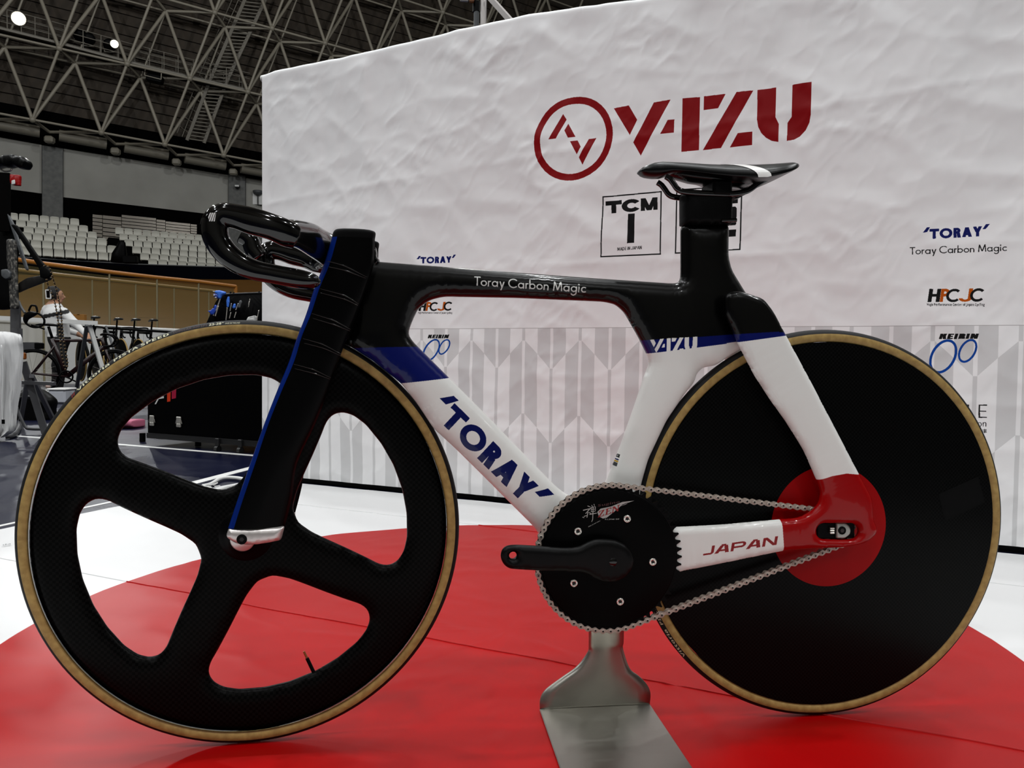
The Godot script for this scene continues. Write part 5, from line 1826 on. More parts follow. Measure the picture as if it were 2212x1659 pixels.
func build_track(concrete: Material) -> void:
	# seats: each a thing, in rows on a dark stepped stand
	var seat_mat := mat(Color(0.70, 0.695, 0.655), 0.5)
	var sm := seat_mesh()
	var facing := Basis(WALL_E, Vector3.UP, WALL_N)
	var left := [[110, 652, 7], [175, 711, 7], [240, 766, 7], [222, 813, 8], [205, 872, 9], [205, 936, 9]]
	var right := [[995, 773, 11], [1030, 822, 10], [1072, 870, 10], [1138, 930, 9], [1205, 984, 9], [1272, 1034, 8]]
	var rows_txt := ["top row", "second row from top", "third row from top", "fourth row from top", "fifth row from top", "bottom row"]
	var proto: MeshInstance3D = null
	for blk in 2:
		var rows: Array = left if blk == 0 else right
		var stand := thing("seating_stand", "dark stepped stand under the pale seats of the %s block" % ["left", "right"][blk], "stand")
		for r in rows.size():
			var q: Array = rows[r]
			var a0 := far(q[0] / 3.858, 300.0 + q[1] / 3.858, (41.0 if blk == 0 else 44.5) - r * 0.85)
			var pitch := 0.475 if blk == 0 else 0.478
			for i in q[2]:
				var p: Vector3 = a0 + WALL_E * (pitch * i)
				var lab := "pale grey seat, %s from left, %s, %s block" % [ordinal(i), rows_txt[r], ["left", "right"][blk]]
				var o: MeshInstance3D
				if proto == null:
					proto = MeshInstance3D.new()
					proto.name = numbered("stand_seat")
					proto.mesh = sm
					proto.material_override = seat_mat
					add_child(proto)
					o = proto
					tag(o, lab, "seat", "pale seats of the stand")
				else:
					o = copy_of(proto, lab)
				o.transform = Transform3D(facing, p - Vector3(0, 0.18, 0))
			var s0 := a0 - WALL_E * 0.6 - Vector3(0, 0.45, 0) + WALL_N * 0.55
			var s1: Vector3 = a0 + WALL_E * (pitch * q[2] + 0.2) - Vector3(0, 0.45, 0) + WALL_N * 0.55
			part(stand, "step", slab(s0, s1, s1 - Vector3(0, 1.3, 0), s0 - Vector3(0, 1.3, 0), -WALL_N * 0.95), mat(Color(0.02, 0.02, 0.02), 0.8, 0.0, 0.0, 0.1))
	# dark doorway figure and gear between the blocks
	var gear := thing("camera_tripod", "black covered equipment standing on the steps between the seat blocks", "equipment", far(258, 536, 37.4))
	part(gear, "cover", sweep([Vector3(0, -0.7, 0), Vector3(0, -0.3, 0), Vector3(0.1, 0.1, 0), Vector3(0.12, 0.3, 0), Vector3(0.12, 0.36, 0)], [Vector2(0.40, 0.3), Vector2(0.34, 0.28), Vector2(0.2, 0.2), Vector2(0.15, 0.15), Vector2(0.04, 0.04)], 14), M.black)
	part(gear, "case", block(Vector3(0.7, 0.36, 0.4), 0.05), M.black, Transform3D(Basis(), Vector3(0.5, -0.55, 0)))
	# navy fence over the banked wooden track
	var fence := thing("track_fence", "dark navy fence board along the top of the wooden track", "fence")
	var navy := mat(Color(0.006, 0.010, 0.040), 0.6, 0.0, 0.0, 0.1)
	var tp := [[-80, 545], [40, 555], [150, 563], [300, 571], [480, 577], [640, 580]]
	var bt := [[-80, 590], [40, 594], [150, 598], [300, 602], [480, 605], [640, 606]]
	for i in tp.size() - 1:
		var d0 := 35.0 + i * 1.3
		var d1 := 36.3 + i * 1.3
		part(fence, "board", slab(far(tp[i][0], tp[i][1], d0), far(tp[i + 1][0], tp[i + 1][1], d1), far(bt[i + 1][0], bt[i + 1][1], d1), far(bt[i][0], bt[i][1], d0), CAM_F * 0.15), navy)
		rod(fence, "top_rail", far(tp[i][0], tp[i][1], d0), far(tp[i + 1][0], tp[i + 1][1], d1), 0.035, M.grey, 8)
	var wood := mat(Color(1, 1, 1), 0.42)
	wood.albedo_texture = blotch(Color(0.30, 0.195, 0.055), Color(0.40, 0.265, 0.085), 256, 0.006, 0.35, 12)
	wood.uv1_scale = Vector3(0.06, 0.30, 1)
	var track := thing("wooden_track", "banked brown wooden cycling track rising behind the glass railing", "track")
	for i in tp.size() - 1:
		var d0 := 34.6 + i * 1.3
		var d1 := 35.9 + i * 1.3
		var x0: float = bt[i][0]
		var x1: float = bt[i + 1][0]
		part(track, "bank", slab(far(x0, bt[i][1] - 1, d0), far(x1, bt[i + 1][1] - 1, d1), far(x1, 730, d1 - 8.0), far(x0, 730, d0 - 8.0), Vector3(0, -0.3, 0)), wood)
		for y in [665.0, 691.0]:
			var f: float = (y - 600.0) / 130.0
			beam(track, "lap_line", far(x0, y - 4, d0 - 8.0 * f - 0.1), far(x1, y + 1, d1 - 8.0 * f - 0.1), 0.05, 0.03, mat(Color(0.14, 0.09, 0.04), 0.6))
	# glass railing with a wooden handrail, and a second one behind it
	var glass := mat(Color(0.80, 0.72, 0.45, 0.05), 0.04, 0.0, 0.0, 0.3)
	glass.transparency = BaseMaterial3D.TRANSPARENCY_ALPHA
	var oak := mat(Color(0.74, 0.47, 0.16), 0.4)
	var pale_oak := mat(Color(0.60, 0.47, 0.24), 0.45)
	var sets := [["glass_railing", "glass railing with an orange wooden handrail in front of the track", [[-30, 551], [8, 556.6], [93, 569.6], [236, 587.7], [339, 599.6], [429, 608.5], [509, 618.8]], 14.0, 19.4, oak, [118, 236, 339, 429], 0.045],
		["glass_railing", "rear glass railing with a paler handrail just behind the orange one", [[-30, 574], [37, 582.5], [94, 590], [199, 601.3], [293, 611], [376, 619.6], [451, 627.5], [470, 630]], 17.0, 23.0, pale_oak, [94, 199, 293, 376, 451], 0.045]]
	for s in sets:
		var rl := thing(s[0], s[1], "railing", Vector3.ZERO, "glass railings in front of the track")
		var pts := []
		var xs: Array = s[2]
		for q in xs:
			var t: float = (q[0] + 30.0) / (xs[xs.size() - 1][0] + 30.0)
			var dep: float = 1.0 / lerpf(1.0 / s[3], 1.0 / s[4], t)
			pts.append(far(q[0], q[1], dep))
		for i in pts.size() - 1:
			var a: Vector3 = pts[i]
			var b: Vector3 = pts[i + 1]
			rod(rl, "handrail", a, b, s[7], s[5], 12)
			part(rl, "glass_pane", slab(a - Vector3(0, 0.08, 0), b - Vector3(0, 0.08, 0), Vector3(b.x, 0.08, b.z), Vector3(a.x, 0.08, a.z), CAM_F * 0.012), glass)
		for x in s[6]:
			for i in pts.size() - 1:
				if xs[i][0] <= x and xs[i + 1][0] >= x:
					var t: float = (x - xs[i][0]) / (xs[i + 1][0] - xs[i][0])
					var q: Vector3 = pts[i].lerp(pts[i + 1], t)
					rod(rl, "post", Vector3(q.x, 0, q.z), q, 0.020, M.rail_post, 8)
					break
		var e: Vector3 = pts[pts.size() - 1]
		rod(rl, "end_post", Vector3(e.x, 0, e.z), e, s[7], s[5], 10)

# ---------------------------------------------------------------- infield clutter behind the bicycle
func view_basis() -> Basis:
	return Basis(CAM_R, CAM_U, -CAM_F)
func trace(parent: Node, called: String, poly: Array, depth: float, half: float, m: Material, rnd := 0.01, smooth := 1, step := 3.0) -> MeshInstance3D:
	# a solid of real thickness with a measured outline, standing at its own distance
	var q := PackedVector2Array()
	for v in poly: q.append(Vector2(v[0], v[1]))
	q = soften(resample(q, step), smooth)
	var k := depth / FOCAL
	var o := PackedVector2Array()
	for v in q: o.append(Vector2((v.x - 1106.0) * k, (829.5 - v.y) * k))
	var mesh := inflate(o, [], half, rnd, func(_v): return 0.0, func(v): return v, maxf(0.01, step * k))
	return part(parent, called, mesh, m, Transform3D(view_basis(), CAM_POS + CAM_F * depth))
func pipe(parent: Node, called: String, pts: Array, r: float, m: Material, sides := 10) -> MeshInstance3D:
	var p := []
	for q in pts: p.append(far(q[0], q[1], q[2]))
	return part(parent, called, sweep(curve3(p, 5), [Vector2(r, r)], sides), m)
func build_background() -> void:
	build_tool_case()
	build_work_stand()
	build_rack()
	build_person()
	# white barrier boards in front of the railing
	var bar := thing("barrier", "long low white barrier board behind the racked bicycles", "barrier")
	var d := 15.0
	for i in 3:
		var x0 := -70.0 + i * 190.0
		var x1 := x0 + 189.0
		var y := func(x: float) -> float: return 694.0 + x * 0.052
		var a := far(x0, y.call(x0), d)
		var b := far(x1, y.call(x1), d + 0.4)
		part(bar, "board", slab(a, b, Vector3(b.x, 0, b.z), Vector3(a.x, 0, a.z), CAM_F * 0.08), M.white_paint)
		rod(bar, "top_rail", a, b, 0.035, M.white_paint, 10)
	var cb := thing("cardboard_box", "small brown cardboard box on the barrier behind the person in the white jacket", "box", far(172, 689, 15.12))
	part(cb, "carton", block(Vector3(0.22, 0.18, 0.12), 0.005), mat(Color(0.62, 0.42, 0.16), 0.7))
	part(cb, "tape", block(Vector3(0.05, 0.005, 0.161), 0.001), mat(Color(0.70, 0.52, 0.26), 0.4), Transform3D(Basis(), Vector3(0, 0.09, 0)))
	var pk := thing("pink_mat", "pink folded mat lying on the blue floor beside the black tool case", "mat")
	var p0 := on_floor(262, 924)
	trace(pk, "upper_layer", [[250, 905], [303, 905], [303, 923], [285, 922], [250, 924]], 6.4, 0.12, mat(Color(0.66, 0.34, 0.44), 0.7), 0.02)
	trace(pk, "lower_layer", [[246, 915], [303, 915], [303, 925], [246, 925]], 6.45, 0.12, mat(Color(0.55, 0.25, 0.35), 0.7), 0.02)
	# white cable on the floor
	var cab := thing("floor_cable", "white cable with a tied end curling on the blue floor behind the front wheel", "cable")
	var cp := []
	for q in [[438, 1050], [452, 1047], [462, 1042], [473, 1035], [487, 1032], [505, 1032], [525, 1035], [545, 1042]]: cp.append(on_floor(q[0], q[1], 0.012))
	part(cab, "cord", sweep(curve3(cp, 5), [Vector2(0.009, 0.009)], 10), M.white_paint)
	var c2 := []
	for q in [[440, 1051], [455, 1056], [470, 1058], [490, 1052], [510, 1048]]: c2.append(on_floor(q[0], q[1], 0.012))
	part(cab, "loose_tail", sweep(curve3(c2, 5), [Vector2(0.006, 0.006)], 8), M.white_paint)
	for k in 5:
		var a := on_floor(452 + k * 3, 1048 + (k % 3) * 3, 0.014)
		rod(cab, "frayed_tie", a, a + Vector3(0.03 * cos(k * 1.7), 0.006, 0.03 * sin(k * 1.7)), 0.003, M.white_paint, 6)

func build_tool_case() -> void:
	var D := 5.0
	var a := on_floor(303, 962)
	var b := on_floor(590, 987)
	var t := thing("tool_case", "tall black wheeled tool case with two silver latches left of the banner", "tool case")
	var e := (b - a).normalized()
	var back := Vector3(-e.z, 0, e.x)
	if back.dot(CAM_F) < 0.0: back = -back
	a += back * 0.06
	b += back * 0.06
	var blk := mat(Color(0.006, 0.006, 0.008), 0.45, 0.0, 0.0, 0.16)
	var h := 0.50
	part(t, "body", slab(a + Vector3(0, 0.06, 0), b + Vector3(0, 0.06, 0), b + Vector3(0, h, 0), a + Vector3(0, h, 0), back * 0.5), blk)
	part(t, "base_trim", slab(a + Vector3(0, 0.045, 0) - back * 0.01, b + Vector3(0, 0.045, 0) - back * 0.01, b + Vector3(0, 0.08, 0) - back * 0.01, a + Vector3(0, 0.08, 0) - back * 0.01, back * 0.02), M.dark_paint)
	part(t, "lid", slab(a + Vector3(0, h + 0.006, 0), b + Vector3(0, h + 0.006, 0), b + Vector3(0, h + 0.07, 0), a + Vector3(0, h + 0.07, 0), back * 0.5), blk)
	# face plane for fittings
	var face := func(x: float, y: float, off := 0.012) -> Vector3:
		return hit(x, y, a - back * off, back)
	var silver := mat(Color(0.72, 0.71, 0.68), 0.35, 0.6)
	var bas := Basis(e, Vector3.UP, -back)
	for q in [[328, 908.5], [386, 911.5]]:
		var g := group_node(t, "latch")
		var c: Vector3 = face.call(q[0], q[1])
		part(g, "latch_plate", block(Vector3(0.040, 0.045, 0.010), 0.003), silver, Transform3D(bas, c + Vector3(0, 0.012, 0)))
		part(g, "latch_hook", block(Vector3(0.038, 0.026, 0.014), 0.004), silver, Transform3D(bas, c - Vector3(0, 0.022, 0)))
		for s in [-1.0, 1.0]: rod(g, "latch_wire", c + e * (0.022 * s) + Vector3(0, 0.012, 0), c + e * (0.029 * s) - Vector3(0, 0.012, 0), 0.0025, M.chrome, 6)
	for q in [[470, 955], [519, 958]]:
		var g := group_node(t, "caster")
		var c: Vector3 = face.call(q[0], q[1], 0.02)
		part(g, "bracket", block(Vector3(0.03, 0.05, 0.02), 0.004), M.dark_paint, Transform3D(bas, c))
		rod(g, "wheel", c + Vector3(0, -0.045, 0) - e * 0.012, c + Vector3(0, -0.045, 0) + e * 0.012, 0.022, M.dark_paint, 16)
	for x in [300.0, 420.0, 560.0]:
		var c: Vector3 = face.call(x + 8, 966, -0.1)
		rod(t, "foot", Vector3(c.x, 0, c.z), Vector3(c.x, 0.06, c.z), 0.02, M.black, 10)
	# printed emblem on the lid front: white arc with orange and pink bars
	var em := group_node(t, "emblem")
	var pf := func(v: Vector2): return face.call(v.x, v.y, 0.002)
	part(em, "white_arc", plate([PackedVector2Array([Vector2(360, 866), Vector2(383, 866), Vector2(393, 853), Vector2(399, 838), Vector2(402, 828), Vector2(402, 815), Vector2(394, 815), Vector2(392, 832), Vector2(386, 848), Vector2(378, 862), Vector2(360, 869)])], pf), M.white_paint)
	part(em, "orange_bar", plate([PackedVector2Array([Vector2(361, 835), Vector2(369, 835), Vector2(368, 867), Vector2(361, 868)])], pf), mat(Color(0.80, 0.20, 0.02), 0.5))
	part(em, "pink_bar", plate([PackedVector2Array([Vector2(371, 830), Vector2(381, 830), Vector2(380, 860), Vector2(371, 862)])], pf), mat(Color(0.62, 0.02, 0.20), 0.5))
	part(em, "white_hook", plate([PackedVector2Array([Vector2(334, 873), Vector2(337, 873), Vector2(343, 862), Vector2(354, 860), Vector2(354, 856), Vector2(345, 857), Vector2(340, 862)])], pf), M.white_paint)
	# upright tool holder above the case
	var pan := thing("tool_holder", "black upright tool holder standing on the tool case", "tool holder")
	trace(pan, "panel", [[449, 700], [452, 694], [470, 652], [484, 635], [495, 633], [512, 634], [566, 632], [600, 630], [600, 776], [449, 776]], 4.95, 0.05, blk, 0.01, 1, 4.0)
	pipe(pan, "top_edge", [[484, 636, 4.9], [512, 634.5, 4.9], [566, 632.5, 4.9]], 0.006, M.dark_paint)
	for q in [[498, 632], [505, 633], [560, 631]]: part(pan, "knob", block(Vector3(0.012, 0.012, 0.012), 0.004), blk, Transform3D(Basis(), far(q[0], q[1], 4.9)))
	# tools: each its own thing
	var tb := mat(Color(0.06, 0.22, 0.62), 0.4)
	var tl := mat(Color(0.20, 0.42, 0.80), 0.4)
	var td := 4.86
	var t1 := thing("hex_wrench", "largest blue T-handle wrench at the top corner of the tool holder", "wrench", Vector3.ZERO, "hand tools on the tool holder")
	trace(t1, "handle", [[465, 628], [475, 627], [489, 631], [487, 636], [480, 638], [477, 646], [472, 645], [470, 637], [464, 633]], td, 0.012, tl, 0.01, 1, 2.0)
	pipe(t1, "shaft", [[476, 642, td], [474, 651, td], [466, 672, td]], 0.0045, M.chrome)
	var t2 := thing("hex_wrench", "blue wrench behind the largest one, with chrome tip", "wrench", Vector3.ZERO, "hand tools on the tool holder")
	trace(t2, "handle", [[461, 634], [470, 636], [473, 644], [468, 646], [462, 641]], td + 0.03, 0.01, tb, 0.008, 1, 2.0)
	for q in [[462.5, 630], [463.5, 638], [466.5, 643]]: rod(t2, "tip", far(q[0] - 2, q[1], td), far(q[0] + 2, q[1], td), 0.005, M.chrome, 8)
	var k := 0
	for q in [["blue jagged clamp wrench hanging lowest on the left side of the holder", [[448, 672], [456, 670], [459, 666], [462, 666], [463, 660], [467, 658], [469, 664], [466, 672], [462, 680], [455, 680], [453, 675]], [[463, 668], [461, 682]]],
		["upright screwdriver with a long pale blue grip on the holder", [[489, 650], [492, 641], [496, 641], [496, 652], [494, 664], [490, 664]], [[491, 664], [488, 692]]],
		["short blue T-handle with grey cross bar, middle of the holder", [[502, 664], [505, 656], [509, 656], [509, 665], [504, 667]], [[500, 655], [497, 672]]],
		["grey and blue gripped wrench right of the short T-handle", [[514, 665], [517, 650], [521, 648], [523, 652], [520, 660], [519, 665]], [[515, 655], [509, 670]]],
		["thin chrome pick hanging on the right half of the holder", [[536, 656], [538, 651], [540, 651], [539, 658], [537, 664], [536, 664]], [[540, 646], [537, 660]]]]:
		var tt := thing("hand_tool", q[0], "tool", Vector3.ZERO, "hand tools on the tool holder")
		trace(tt, "grip", q[1], td, 0.008, [tb, tl, tl, M.grey, M.chrome][k], 0.008, 1, 1.5)
		var s: Array = q[2]
		pipe(tt, "shank", [[s[0][0], s[0][1], td], [(s[0][0] + s[1][0]) * 0.5, (s[0][1] + s[1][1]) * 0.5, td], [s[1][0], s[1][1], td]], 0.0035, M.chrome)
		k += 1
	for q in [["left one of two bare chrome hex keys low on the holder", 498.5, 676, 495.5, 688], ["right one of two bare chrome hex keys low on the holder", 509.5, 675, 506, 687], ["stout chrome rod on the slanted left edge of the holder", 471.5, 661, 465, 683], ["chrome rod furthest right on the holder", 559, 671, 554, 695]]:
		var tt := thing("hex_key", q[0], "tool", Vector3.ZERO, "hand tools on the tool holder")
		pipe(tt, "rod", [[q[1], q[2], td], [(q[1] + q[3]) * 0.5, (q[2] + q[4]) * 0.5, td], [q[3], q[4], td]], 0.0032 if q[1] > 480.0 else 0.0045, M.chrome)
		pipe(tt, "bent_end", [[q[1], q[2], td], [q[1] + 0.6, q[2] - 1.0, td + 0.01], [q[1] + 1.0, q[2] - 1.0, td + 0.03]], 0.0030, M.chrome)
	var pads := thing("white_box", "small open white box among the tools at the right end of the holder", "box")
	trace(pads, "tray", [[534, 694], [538, 685], [552, 682], [555, 684], [553, 696], [534, 696]], td, 0.03, M.white_paint, 0.004, 1, 2.0)
	rod(pads, "rim", far(538, 685, td - 0.03), far(553, 682.5, td - 0.03), 0.002, M.white_paint, 6)

func build_work_stand() -> void:
	var D := 5.6
	var grey := mat(Color(0.28, 0.28, 0.29), 0.45)
	var st := thing("work_stand", "grey folding bicycle repair stand with splayed legs at the left edge", "repair stand")
	var top := far(33, 655, D)
	beam(st, "post", far(34, 762, D), far(34, 655, D), 0.055, 0.055, grey)
	beam(st, "lower_post", far(37, 790, D), far(36, 710, D), 0.072, 0.07, grey)
	beam(st, "clamp_arm", far(40, 747, D - 0.02), far(80, 747, D - 0.06), 0.035, 0.05, grey)
	part(st, "clamp_jaw", block(Vector3(0.05, 0.045, 0.05), 0.006), M.black, Transform3D(Basis(), far(85, 747, D - 0.06)))
	part(st, "clamp_knob", block(Vector3(0.03, 0.05, 0.04), 0.008), mat(Color(0.62, 0.33, 0.03), 0.45), Transform3D(Basis(), far(51, 769, D - 0.04)))
	for q in [[[50, 782], [98, 936], 0.045], [[68, 812], [118, 912], 0.030], [[60, 820], [44, 912], 0.032]]:
		var a := far(q[0][0], q[0][1], D)
		var b := on_floor(q[1][0], q[1][1], 0.02)
		beam(st, "leg", a, b, q[2], q[2], grey)
	var fp := []
	for q in [[44, 908], [41, 922], [34, 934], [24, 940], [12, 941]]: fp.append(on_floor(q[0], q[1] + 1.0, 0.02))
	part(st, "foot_tube", sweep(curve3(fp, 5), [Vector2(0.02, 0.02)], 10), grey)
	var f2 := []
	for q in [[36, 880], [46, 905], [56, 923], [68, 926], [92, 927]]: f2.append(far(q[0], q[1], D + 0.2))
	part(st, "rear_foot_tube", sweep(curve3(f2, 5), [Vector2(0.012, 0.012)], 10), grey)
	beam(st, "tray_bar", far(40, 826, D), far(118, 829, D), 0.04, 0.025, grey)
	# bicycle held upright in it: only its rear end is in view
	var bk := thing("hung_bicycle", "black bicycle frame clamped nose-up in the repair stand, chain hanging loose", "bicycle")
	trace(bk, "saddle", [[-14, 352], [0, 347], [15, 337], [36, 335], [37, 341], [52, 339], [63, 347], [65, 355], [58, 366], [44, 365], [36, 359], [22, 363], [8, 361], [-14, 366]], D, 0.06, M.saddle, 0.02, 1, 3.0)
	pipe(bk, "saddle_rail", [[2, 366, D], [10, 370, D], [22, 369, D], [26, 364, D]], 0.006, M.chrome)
	beam(bk, "seat_mast", far(10, 374, D), far(10, 500, D), 0.07, 0.035, mat(Color(0.012, 0.008, 0.008), 0.4, 0.0, 0.0, 0.15))
	trace(bk, "seat_cluster", [[-20, 478], [12, 480], [28, 484], [36, 500], [36, 660], [24, 668], [4, 670], [-20, 665]], D + 0.05, 0.03, M.black, 0.01, 1, 5.0)
	trace(bk, "seat_stay", [[24, 486], [30, 484], [38, 487], [92, 566], [109, 582], [111, 591], [102, 596], [88, 592], [84, 578], [30, 494]], D - 0.05, 0.012, M.black, 0.01, 1, 4.0)
	trace(bk, "inner_stay", [[16, 462], [18, 460], [30, 482], [62, 582], [60, 586], [54, 580], [24, 490]], D, 0.01, M.grey, 0.005, 1, 3.0)
	trace(bk, "chain_stay", [[40, 612], [60, 600], [92, 594], [112, 598], [112, 604], [60, 624], [38, 634]], D - 0.03, 0.012, mat(Color(0.05, 0.04, 0.032), 0.4), 0.008, 1, 4.0)
	trace(bk, "drop_out", [[86, 580], [96, 574], [110, 586], [112, 596], [100, 602], [88, 600]], D - 0.06, 0.012, M.black, 0.005, 1, 3.0)
	var camo := mat(Color(1, 1, 1), 0.6)
	camo.albedo_texture = blotch(Color(0.02, 0.02, 0.02), Color(0.62, 0.60, 0.56), 128, 0.16, 0.07, 19, 1.6)
	camo.uv1_scale = Vector3(3, 3, 3)
	trace(bk, "patterned_tube", [[15, 517], [28, 516], [35, 520], [36, 580], [40, 650], [40, 668], [23, 668], [20, 600], [16, 560]], D - 0.07, 0.02, camo, 0.015, 1, 4.0)
	trace(bk, "brake_block", [[4, 583], [16, 581], [24, 588], [24, 600], [14, 604], [5, 597]], D - 0.1, 0.015, M.grey, 0.004, 1, 3.0)
	trace(bk, "tail_light", [[23, 377], [44, 378.5], [45, 382], [44, 402], [34, 401.5], [25, 399], [23, 390]], D - 0.06, 0.015, mat(Color(0.55, 0.01, 0.02), 0.3), 0.004, 1, 2.0)
	trace(bk, "light_clip", [[25, 390], [32, 388], [33, 398], [25, 399]], D - 0.085, 0.004, M.white_paint, 0.002, 1, 2.0)
	# crank with toe-strap pedal at the lower end
	var ring := []
	for i in 25:
		var a := TAU * i / 24.0
		ring.append([74.0 + cos(a) * 22.0 + sin(a) * 1.0, 691.0 + sin(a) * 16.0 + cos(a) * 2.0, D - 0.05])
	pipe(bk, "pedal_strap", ring, 0.0075, M.black, 8)
	pipe(bk, "strap_loop", [[62, 672, D - 0.05], [67, 661, D - 0.05], [73, 660, D - 0.05], [78, 662, D - 0.05], [81, 674, D - 0.05]], 0.007, M.black, 8)
	trace(bk, "pedal_body", [[52, 680], [64, 672], [84, 676], [72, 684], [60, 690], [56, 700]], D - 0.06, 0.02, M.black, 0.008, 1, 3.0)
	pipe(bk, "crank", [[40, 650, D - 0.05], [46, 664, D - 0.05], [54, 676, D - 0.05]], 0.009, M.grey)
	pipe(bk, "pedal_tail", [[68, 702, D - 0.05], [82, 706, D - 0.05], [96, 711, D - 0.05]], 0.006, M.black)
	# the loose chain: two hanging strands of links
	var cm := CylinderMesh.new()
	cm.top_radius = 0.0052
	cm.bottom_radius = 0.0052
	cm.height = 0.0115
	cm.radial_segments = 8
	var strands := [[[96, 574], [102, 575], [108, 581], [112, 592], [116, 606], [122, 625], [127, 648], [131, 672], [134, 700], [137, 730], [142, 760], [146, 785], [143, 797]], [[101, 604], [105, 620], [112, 636], [118, 652], [122, 672], [125, 690], [129, 715], [131, 740], [134, 765], [138, 785], [142, 798]]]
	var brass := mat(Color(0.55, 0.47, 0.36), 0.35, 0.9)
	for s in strands:
		var p := []
		for q in s: p.append(far(q[0], q[1], D - 0.07))
		p = curve3(p, 10)
		var acc := 0.0
		var nxt := 0.0
		var cg := group_node(bk, "hanging_chain")
		part(cg, "side_plates", sweep(p, [Vector2(0.0028, 0.0028)], 6), M.black)
		for i in p.size() - 1:
			var l: float = p[i].distance_to(p[i + 1])
			while nxt <= acc + l:
				var c: Vector3 = p[i].lerp(p[i + 1], (nxt - acc) / l)
				part(cg, "roller", cm, brass, Transform3D(Basis(Vector3.FORWARD, 1.1), c))
				nxt += 0.0254
			acc += l
	# white towel over the arm of the stand
	var tw := thing("towel", "white towel hanging over the repair stand at the left edge", "towel")
	var wm := mat(Color(0.80, 0.80, 0.80), 0.8)
	var nz := noise(1.0, 3, 44)
	var rows := []
	var outl := [[-30, 40, 722], [-30, 44, 730], [-26, 46, 745], [-24, 47, 765], [-22, 45, 790], [-20, 43, 815], [-18, 42, 840], [-16, 36, 870], [-15, 33, 895], [-14, 32, 918], [-14, 30, 930], [-12, 20, 937], [-10, 4, 945]]
	for q in outl:
		var row := PackedVector3Array()
		for k in 25:
			var f := k / 24.0
			var x: float = lerpf(q[0], q[1], f)
			var dz := 0.05 * sin(f * 11.0 + q[2] * 0.01) + 0.05 * nz.get_noise_2d(f * 4.0, q[2] * 0.02)
			row.append(far(x, q[2] - (6.0 * sin(f * PI) if q[2] < 735 else 0.0), D - 0.28 + dz * 0.5 + (0.08 if q[2] < 726 else 0.0)))
		rows.append(row)
	var full := []
	for r in rows: full.append(r)
	for i in range(rows.size() - 1, -1, -1):
		var r2 := PackedVector3Array()
		for v in rows[i]: r2.append(v + CAM_F * 0.02)
		full.append(r2)
	full.append(rows[0])
	part(tw, "cloth", skin(full), wm)
	trace(tw, "black_print", [[18, 900], [30, 896], [31, 904], [20, 908]], D - 0.34, 0.002, M.black, 0.001, 1, 2.0) if false else part(tw, "dark_tag", block(Vector3(0.02, 0.03, 0.004), 0.001), M.black, Transform3D(Basis(), far(7, 911, D - 0.35)))
	pipe(tw, "hem_fold", [[3, 745, D - 0.34], [6, 800, D - 0.34], [4, 870, D - 0.34], [6, 930, D - 0.34]], 0.004, wm)
	# bags and crates behind the stand
	var bag := thing("black_bag", "black equipment bag lying under the repair stand", "bag")
	trace(bag, "sack", [[36, 850], [52, 842], [86, 838], [104, 850], [118, 862], [119, 874], [114, 885], [120, 905], [100, 935], [40, 930], [32, 900]], 7.1, 0.14, mat(Color(0.008, 0.008, 0.009), 0.4, 0.0, 0.0, 0.25), 0.10, 2, 5.0)
	pipe(bag, "strap", [[40, 862, 6.95], [52, 857, 6.93], [66, 858, 6.93], [80, 866, 6.95]], 0.012, M.dark_paint)
	var yb := thing("yellow_bottle", "small yellow bottle behind the hanging towel", "bottle")
	part(yb, "bottle", sweep([far(40, 826, 6.2), far(40, 820, 6.2), far(40, 815.5, 6.2), far(40, 813, 6.2), far(40, 811, 6.2)], [Vector2(0.022, 0.022), Vector2(0.024, 0.024), Vector2(0.020, 0.020), Vector2(0.010, 0.010), Vector2(0.008, 0.008)], 12), mat(Color(0.80, 0.52, 0.03), 0.4))
	part(yb, "cap", sweep([far(40, 811, 6.2), far(40, 808, 6.2)], [Vector2(0.009, 0.009), Vector2(0.009, 0.009)], 10), M.white_paint)
	var cr := thing("crate", "low clear and white plastic crate under the shoe of the person", "crate")
	var c0 := far(134, 872, 9.4)
	part(cr, "tub", block(Vector3(0.20, 0.16, 0.3), 0.02), mat(Color(0.70, 0.71, 0.74), 0.3), Transform3D(Basis(), Vector3(c0.x, 0.08, c0.z)))
	part(cr, "lid", block(Vector3(0.22, 0.025, 0.32), 0.01), M.white_paint, Transform3D(Basis(), Vector3(c0.x, 0.17, c0.z)))

